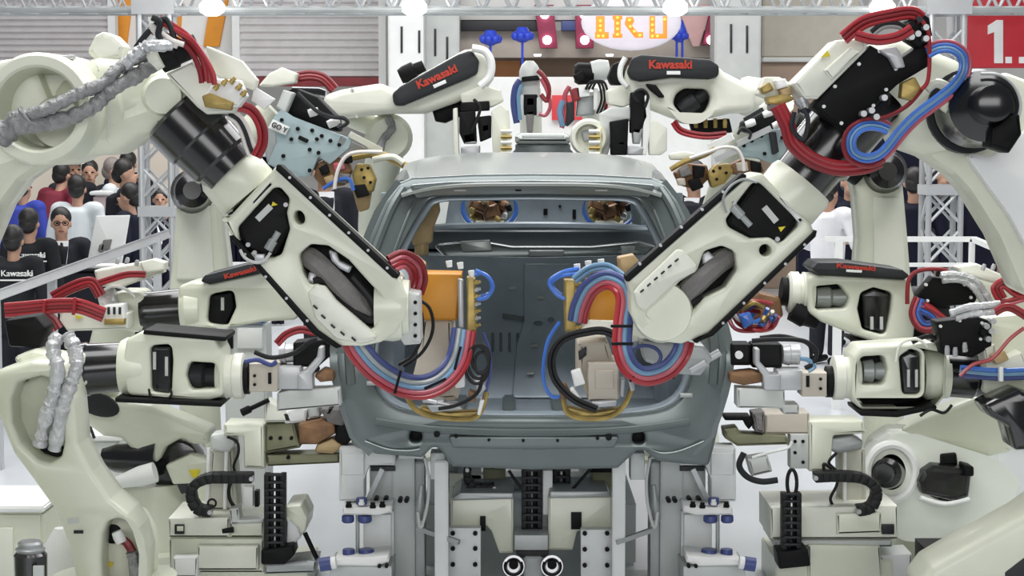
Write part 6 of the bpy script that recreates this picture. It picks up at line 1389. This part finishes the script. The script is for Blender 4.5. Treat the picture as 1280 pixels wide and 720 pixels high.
# ------------------------------------------------------------------ slide units with lower guns
def slide(lab, parts_, Y, floor_box, cx):
    t = thing('slide_unit', lab, 'slide unit', (P(cx, 690, Y).x, Y + .2, 0), 'slide units beside the jig')
    for nm, q, dy, th, m, r in parts_: part(nm, G().plate(q, Y + dy, th, b=.01, r=r), m, t)
    x0, x1, y = floor_box; floorz(t, 'plinth', x0, x1, y, Y + .04, .5, CREAM)
    return t
SL = slide('cream slide unit at lower left carrying a copper jawed gun', [
    ('beam', [(210, 648), (287, 646), (287, 672), (210, 672)], 0, .4, CREAM2, 1), ('beam', [(287, 651), (330, 649), (330, 672), (287, 672)], .02, .36, CREAM, 1),
    ('beam_cap', [(286, 636), (298, 634), (300, 650), (330, 648), (330, 654), (288, 656)], -.02, .1, GREYP, 1),
    ('body', [(211, 673), (330, 673), (330, 716), (211, 716)], .02, .42, CREAM, 1), ('front_panel', [(247, 682), (323, 682), (323, 713), (245, 713)], -.02, .05, CREAM2, 1),
    ('side_box', [(216, 697), (247, 696), (247, 722), (216, 722)], -.06, .1, WHITE, 1), ('end_housing', [(356, 634), (376, 632), (384, 648), (382, 664), (366, 682), (356, 692)], .02, .3, CREAM, 3),
    ('end_plate', [(357, 646), (372, 660), (376, 672), (362, 686), (356, 690)], -.02, .04, FIXW, 2), ('tail_plate', [(330, 706), (384, 700), (396, 700), (394, 716), (330, 718)], .0, .2, MIDG, 1)], 8.35, (214, 384, 712), 280)
part('slot', G().box(218, 656, 230, 668, 8.335, .03, b=.003), CHAR, SL); part('slot_core', G().box(221, 658, 229, 664, 8.33, .03, b=.003), CREAM, SL)
part('stop_screw', G().px((278, 664), (292, 662), 8.33, [(0, 3), (.6, 3.4), (1, 4)], 10), BLKM, SL)
part('post', G().plate([(262, 562), (292, 560), (298, 640), (256, 640)], 8.5, .16, b=.02, r=4), mat('pale_post', (.50, .50, .42), .45), SL)
for x in (261, 283): part('guide_tube', G().px((x, 560), (x - 2, 636), 8.46, [(0, 2.4), (1, 2.4)], 10), WHITE, SL)
part('bracket', G().plate([(279, 530), (330, 531), (331, 587), (305, 586), (304, 546), (279, 545)], 8.4, .2, b=.015, r=3), CREAM, SL)
part('valve_cluster', G().plate([(262, 544), (290, 540), (294, 556), (286, 566), (264, 564)], 8.44, .14, b=.015, r=4), GREYP, SL)
part('air_hose', G().hose([(284, 546), (296, 552), (298, 566), (292, 584), (300, 600)], 8.42, 1.8), RUB, SL)
part('air_hose', G().hose([(290, 598), (286, 612), (288, 626), (298, 640)], 8.4, 2.4), RUB, SL)
part('air_hose', G().tube([P(265 + 5 * math.cos(a), 629 + 5 * math.sin(a), 8.38) for a in [k * PI / 4 for k in range(8)]], M(1.4, 8.4), closed=True, n=2, seg=6), RUB, SL)
part('connector', G().box(304, 609, 316, 634, 8.44, .06, b=.005), WHITE, SL); part('connector', G().box(318, 614, 323, 634, 8.44, .06, b=.004), BLKM, SL)
part('end_lever', G().px((381, 666), (396, 698), 8.36, [(0, 3), (1, 3)], 10), BLKM, SL)
cchain('black cable chain bent in a C on the left slide beam', [(314, 599), (286, 599), (258, 600), (240, 610), (238, 624), (246, 638), (262, 641)], 8.3, 6)
vchain('upright black cable chain on the left slide unit', 333, 353, 594, 688, 8.26)
solo('chain_tray', G().plate([(326, 688), (366, 682), (368, 694), (356, 706), (326, 706)], 8.24, .16, b=.01, r=3), BLKM, 'black tray at the foot of the upright chain, left slide', 'tray')
lg = part('lower_gun', G().plate([(330, 530), (368, 528), (376, 560), (330, 568)], 8.42, .18, b=.015, r=3), OLIVE, SL, 'copper jawed lower welding gun')
part('gun_rail', G().plate([(333, 569), (424, 567), (424, 579), (334, 583)], 8.42, .14, b=.008, r=1), OLIVE, lg)
for q, m in (([(332, 500), (362, 516), (366, 528), (330, 528)], CREAM2), ([(352, 516), (374, 508), (384, 512), (382, 528), (356, 530)], WHITE), ([(384, 510), (398, 508), (400, 522), (386, 524)], GREYP)):
    part('gun_block', G().plate(q, 8.4, .14, b=.01, r=2), m, lg)
for q, m in (([(372, 530), (400, 524), (418, 528), (420, 542), (396, 556), (374, 556)], COPPER), ([(398, 510), (424, 512), (432, 522), (430, 534), (410, 530)], SLEEVE), ([(420, 530), (436, 532), (441, 548), (432, 558), (418, 552)], BLKM), ([(396, 556), (416, 548), (430, 558), (416, 568), (392, 566)], TAN), ([(404, 512), (416, 510), (418, 520), (406, 522)], BLKM)):
    part('copper_jaw', G().plate(q, 8.36, .12, b=.015, r=4), m, lg)
for c in ((338, 548), (350, 548), (364, 548), (360, 572)): part('bolt', G().disc(c, 8.4, .04, 2.4, 8), BLKM, lg)
part('sensor', G().px((302, 516), (336, 500), 8.4, [(0, 5), (.3, 5), (.35, 3), (1, 3)], 10), BLKM, lg)

SR = slide('cream slide unit at lower right carrying a dark jawed gun', [
    ('beam', [(963, 634), (1122, 632), (1124, 674), (963, 674)], 0, .4, CREAM2, 1), ('beam_face', [(1046, 642), (1102, 640), (1102, 666), (1046, 668)], -.02, .05, CREAM, 1),
    ('body', [(1010, 680), (1100, 682), (1104, 730), (1010, 730)], .02, .4, CREAM, 1), ('base_beam', [(968, 675), (1116, 675), (1116, 684), (968, 684)], .03, .4, GREYP, 1),
    ('side_box', [(1100, 694), (1140, 692), (1140, 726), (1100, 726)], .06, .2, FIXW, 1)], 8.35, (970, 1116, 700), 1050)
part('slot', G().box(1103, 656, 1118, 668, 8.33, .04, b=.003), CHAR, SR)
part('post', G().plate([(1050, 562), (1082, 560), (1084, 630), (1052, 634)], 8.5, .16, b=.02, r=4), MATS['pale_post'], SR)
part('guide_tube', G().px((1056, 556), (1056, 630), 8.46, [(0, 2.4), (1, 2.4)], 10), WHITE, SR)
part('bracket', G().plate([(1011, 527), (1080, 526), (1083, 542), (1042, 545), (1038, 590), (1011, 590)], 8.4, .2, b=.015, r=3), CREAM, SR)
part('valve_cluster', G().plate([(1038, 548), (1066, 544), (1080, 552), (1078, 562), (1046, 568), (1036, 562)], 8.42, .14, b=.015, r=4), MIDG, SR)
part('air_hose', G().hose([(1046, 566), (1036, 578), (1046, 590), (1046, 606), (1038, 624), (1046, 638)], 8.4, 2), RUB, SR)
part('air_hose', G().hose([(1040, 586), (1030, 580), (1032, 592), (1042, 598)], 8.38, 2), RUB, SR)
cchain('black cable chain bent in a C on the right slide beam', [(1020, 598), (1050, 597), (1080, 600), (1096, 612), (1096, 626), (1088, 637), (1074, 640)], 8.3, 6)
vchain('upright black cable chain on the right slide unit', 981, 999, 618, 690, 8.26)
solo('chain_tray', G().plate([(972, 690), (1010, 686), (1014, 708), (974, 712)], 8.24, .16, b=.01, r=3), BLKM, 'black tray at the foot of the upright chain, right slide', 'tray')
solo('hose_hoop', G().tube([P(990 + 6 * math.cos(a), 604 + 17 * math.sin(a), 8.28) for a in [k * PI / 5 for k in range(10)]], M(2.4, 8.3), closed=True, n=3), RUB, 'black hose hoop above the upright chain on the right slide', 'hose')
lg = part('lower_gun', G().plate([(956, 518), (1012, 516), (1012, 543), (956, 543)], 8.42, .18, b=.01, r=2), BEIGE, SR, 'dark jawed lower welding gun')
part('bolt_plate', G().box(988, 543, 1011, 586, 8.4, .1, b=.008), GREYP, lg)
for c in ((994, 552), (1004, 552), (994, 566), (1004, 578)): part('bolt', G().disc(c, 8.39, .03, 2.2, 8), BLKM, lg)
for q, m in (([(904, 536), (922, 534), (926, 542), (984, 545), (986, 556), (922, 558), (906, 548)], OLIVE), ([(940, 516), (956, 514), (956, 542), (944, 540)], SLEEVE), ([(906, 520), (938, 520), (944, 528), (936, 538), (930, 526), (906, 526)], BLKM), ([(934, 574), (960, 570), (966, 590), (940, 596)], GREYP)):
    part('jaw_piece', G().plate(q, 8.38, .12, b=.012, r=2), m, lg)
part('pipe', G().hose([(930, 566), (924, 582), (934, 596), (952, 602), (972, 600)], 8.36, 4), CHAR, lg)
part('pipe', G().hose([(940, 572), (960, 566), (984, 560), (990, 552)], 8.36, 2), WHITE, lg)

# ------------------------------------------------------------------ loose machines at the frame edges
t = thing('floor_motor', 'black upright motor with silver top at the lower left corner', 'motor', (P(38, 720, 7.25).x, 7.25, 0))
a = P(38, 690, 7.25)
part('body', G().lathe((a.x, 7.25, .25), a, [(0, M(20, 7.25)), (.95, M(21, 7.25)), (1, M(18, 7.25))], 24), BLACK, t)
part('cap', G().px((38, 690), (38, 676), 7.25, [(0, 17), (.3, 19), (.5, 15), (.8, 16), (1, 13)], 24), STEEL, t)
part('label_plate', G().box(41, 708, 54, 735, 7.16, .02, b=.002), GREYP, t)
part('foot', G().lathe((a.x, 7.25, 0), (a.x, 7.25, .26), [(0, .14), (.2, .14), (.25, .07), (1, .06)], 24), CHAR, t)
t = thing('control_cabinet', 'cream control cabinet behind the black upright motor at far left', 'cabinet', (P(15, 700, 8.6).x, 8.8, 0))
a, b = P(-40, 640, 8.6), P(54, 640, 8.6)
part('body', G().cube((a.x, 8.6, 0), (b.x, 9.1, a.z), b=.015), CREAM, t)
part('lid', G().cube((a.x - .01, 8.58, a.z), (b.x + .01, 9.12, a.z + .03), b=.008), WHITE, t)
part('door', G().box(-30, 660, 16, 740, 8.585, .03, b=.006), CREAM2, t)
t = thing('pump_housing', 'white rounded pump housing left of the curved lower arm foot', 'pump', (P(76, 700, 8.2).x, 8.2, 0))
part('body', G().lathe((P(76, 700, 8.2).x, 8.2, 0), P(76, 660, 8.2), [(0, M(26, 8.2)), (.6, M(26, 8.2)), (.8, M(20, 8.2)), (1, M(8, 8.2))], 24), WHITE, t)
part('flange', G().lathe((P(76, 700, 8.2).x, 8.2, .1), (P(76, 700, 8.2).x, 8.2, .14), [(0, M(30, 8.2)), (1, M(30, 8.2))], 24), CREAM2, t)
t = thing('equipment_box', 'white equipment box behind the black joint motor at lower left', 'cabinet', (P(126, 600, 9.7).x, 9.85, 0))
a, b = P(106, 551, 9.7), P(148, 551, 9.7)
part('body', G().cube((a.x, 9.7, 0), (b.x, 10.1, a.z), b=.01), FIXW, t); part('lid', G().cube((a.x - .02, 9.68, a.z), (b.x + .02, 10.12, a.z + .03), b=.006), WHITE, t)
part('cable', G().hose([(88, 528), (96, 524), (110, 530), (118, 548)], 9.66, 2), CHAR, t)
t = thing('terminal_box', 'white terminal boxes with a blue band behind the level left forearm wrist', 'cabinet', (P(305, 420, 9.6).x, 9.7, 0))
a, b = P(280, 404, 9.6), P(332, 404, 9.6)
part('body', G().cube((a.x, 9.6, 0), (b.x, 9.85, a.z), b=.012), FIXW, t)
part('blue_band', G().box(284, 396, 330, 404, 9.58, .2, b=.008), BLUE, t); part('door', G().box(296, 410, 328, 436, 9.585, .03, b=.008), WHITE, t); part('latch', G().box(284, 412, 291, 436, 9.58, .03, b=.004), BLKM, t)
t = thing('floor_pump', 'black pump with round cap beside the near right arm at the bottom edge', 'pump', (P(1185, 700, 8.0).x, 8.1, 0))
part('body', G().box(1155, 684, 1192, 780, 8.0, .2, b=.015), BLKM, t)
part('cap', G().lathe(P(1202, 686, 8.1), P(1202, 672, 8.1), [(0, M(18, 8)), (.6, M(18, 8)), (1, M(10, 8))], 22), BLACK, t)
floorz(t, 'foot', 1160, 1214, 690, 8.05, .2, BLKM)
a, b = P(1246, 556, 10.2), P(1300, 556, 10.2)
t = thing('equipment_box', 'pale equipment box behind the boxy black joint motor at right', 'cabinet', ((a.x + b.x) / 2, 10.3, 0))
part('body', G().cube((a.x, 10.2, 0), (b.x, 10.6, a.z), b=.01), FIXW, t); part('lid', G().cube((a.x - .02, 10.18, a.z), (b.x + .02, 10.62, a.z + .03), b=.006), WHITE, t)
# ================================================================== light and camera
w = bpy.data.worlds.new('hall_or_fill_light'); SC.world = w; w.use_nodes = True
bg = w.node_tree.nodes['Background']; bg.inputs['Color'].default_value = (.93, .96, 1, 1); bg.inputs['Strength'].default_value = .17
def area(loc, sx, sy, e, rot=(0, 0, 0), col=(1, 1, 1)):
    L = bpy.data.lights.new('hall_or_fill_panel', 'AREA'); L.shape = 'RECTANGLE'; L.size = sx; L.size_y = sy; L.energy = e; L.color = col
    o = bpy.data.objects.new('hall_or_fill_light', L); COL.objects.link(o); o.location = loc; o.rotation_euler = rot
area((0, 6.5, 7), 8, 3, 430)
area((-3.5, 10, 7), 2, 6, 230)
area((3.5, 10, 7), 2, 6, 230)
area((0, 18, 7.5), 14, 5, 1100)
area((0, -6.5, 4.2), 12, 3.5, 600, (math.radians(80), 0, 0))  # added frontal fill behind the camera, set low to reach under the car
cam = bpy.data.cameras.new('camera'); cam.sensor_width = 36; cam.lens = 36 * F / 1280; cam.clip_end = 200
co = bpy.data.objects.new('camera', cam); COL.objects.link(co); co.location = (0, 0, CAMZ); co.rotation_euler = (PI / 2 - PITCH, 0, 0)
SC.camera = co
vs = SC.view_settings; vs.view_transform = 'Standard'; vs.look = 'None'; vs.gamma = 1; vs.use_curve_mapping = False; vs.exposure = 0
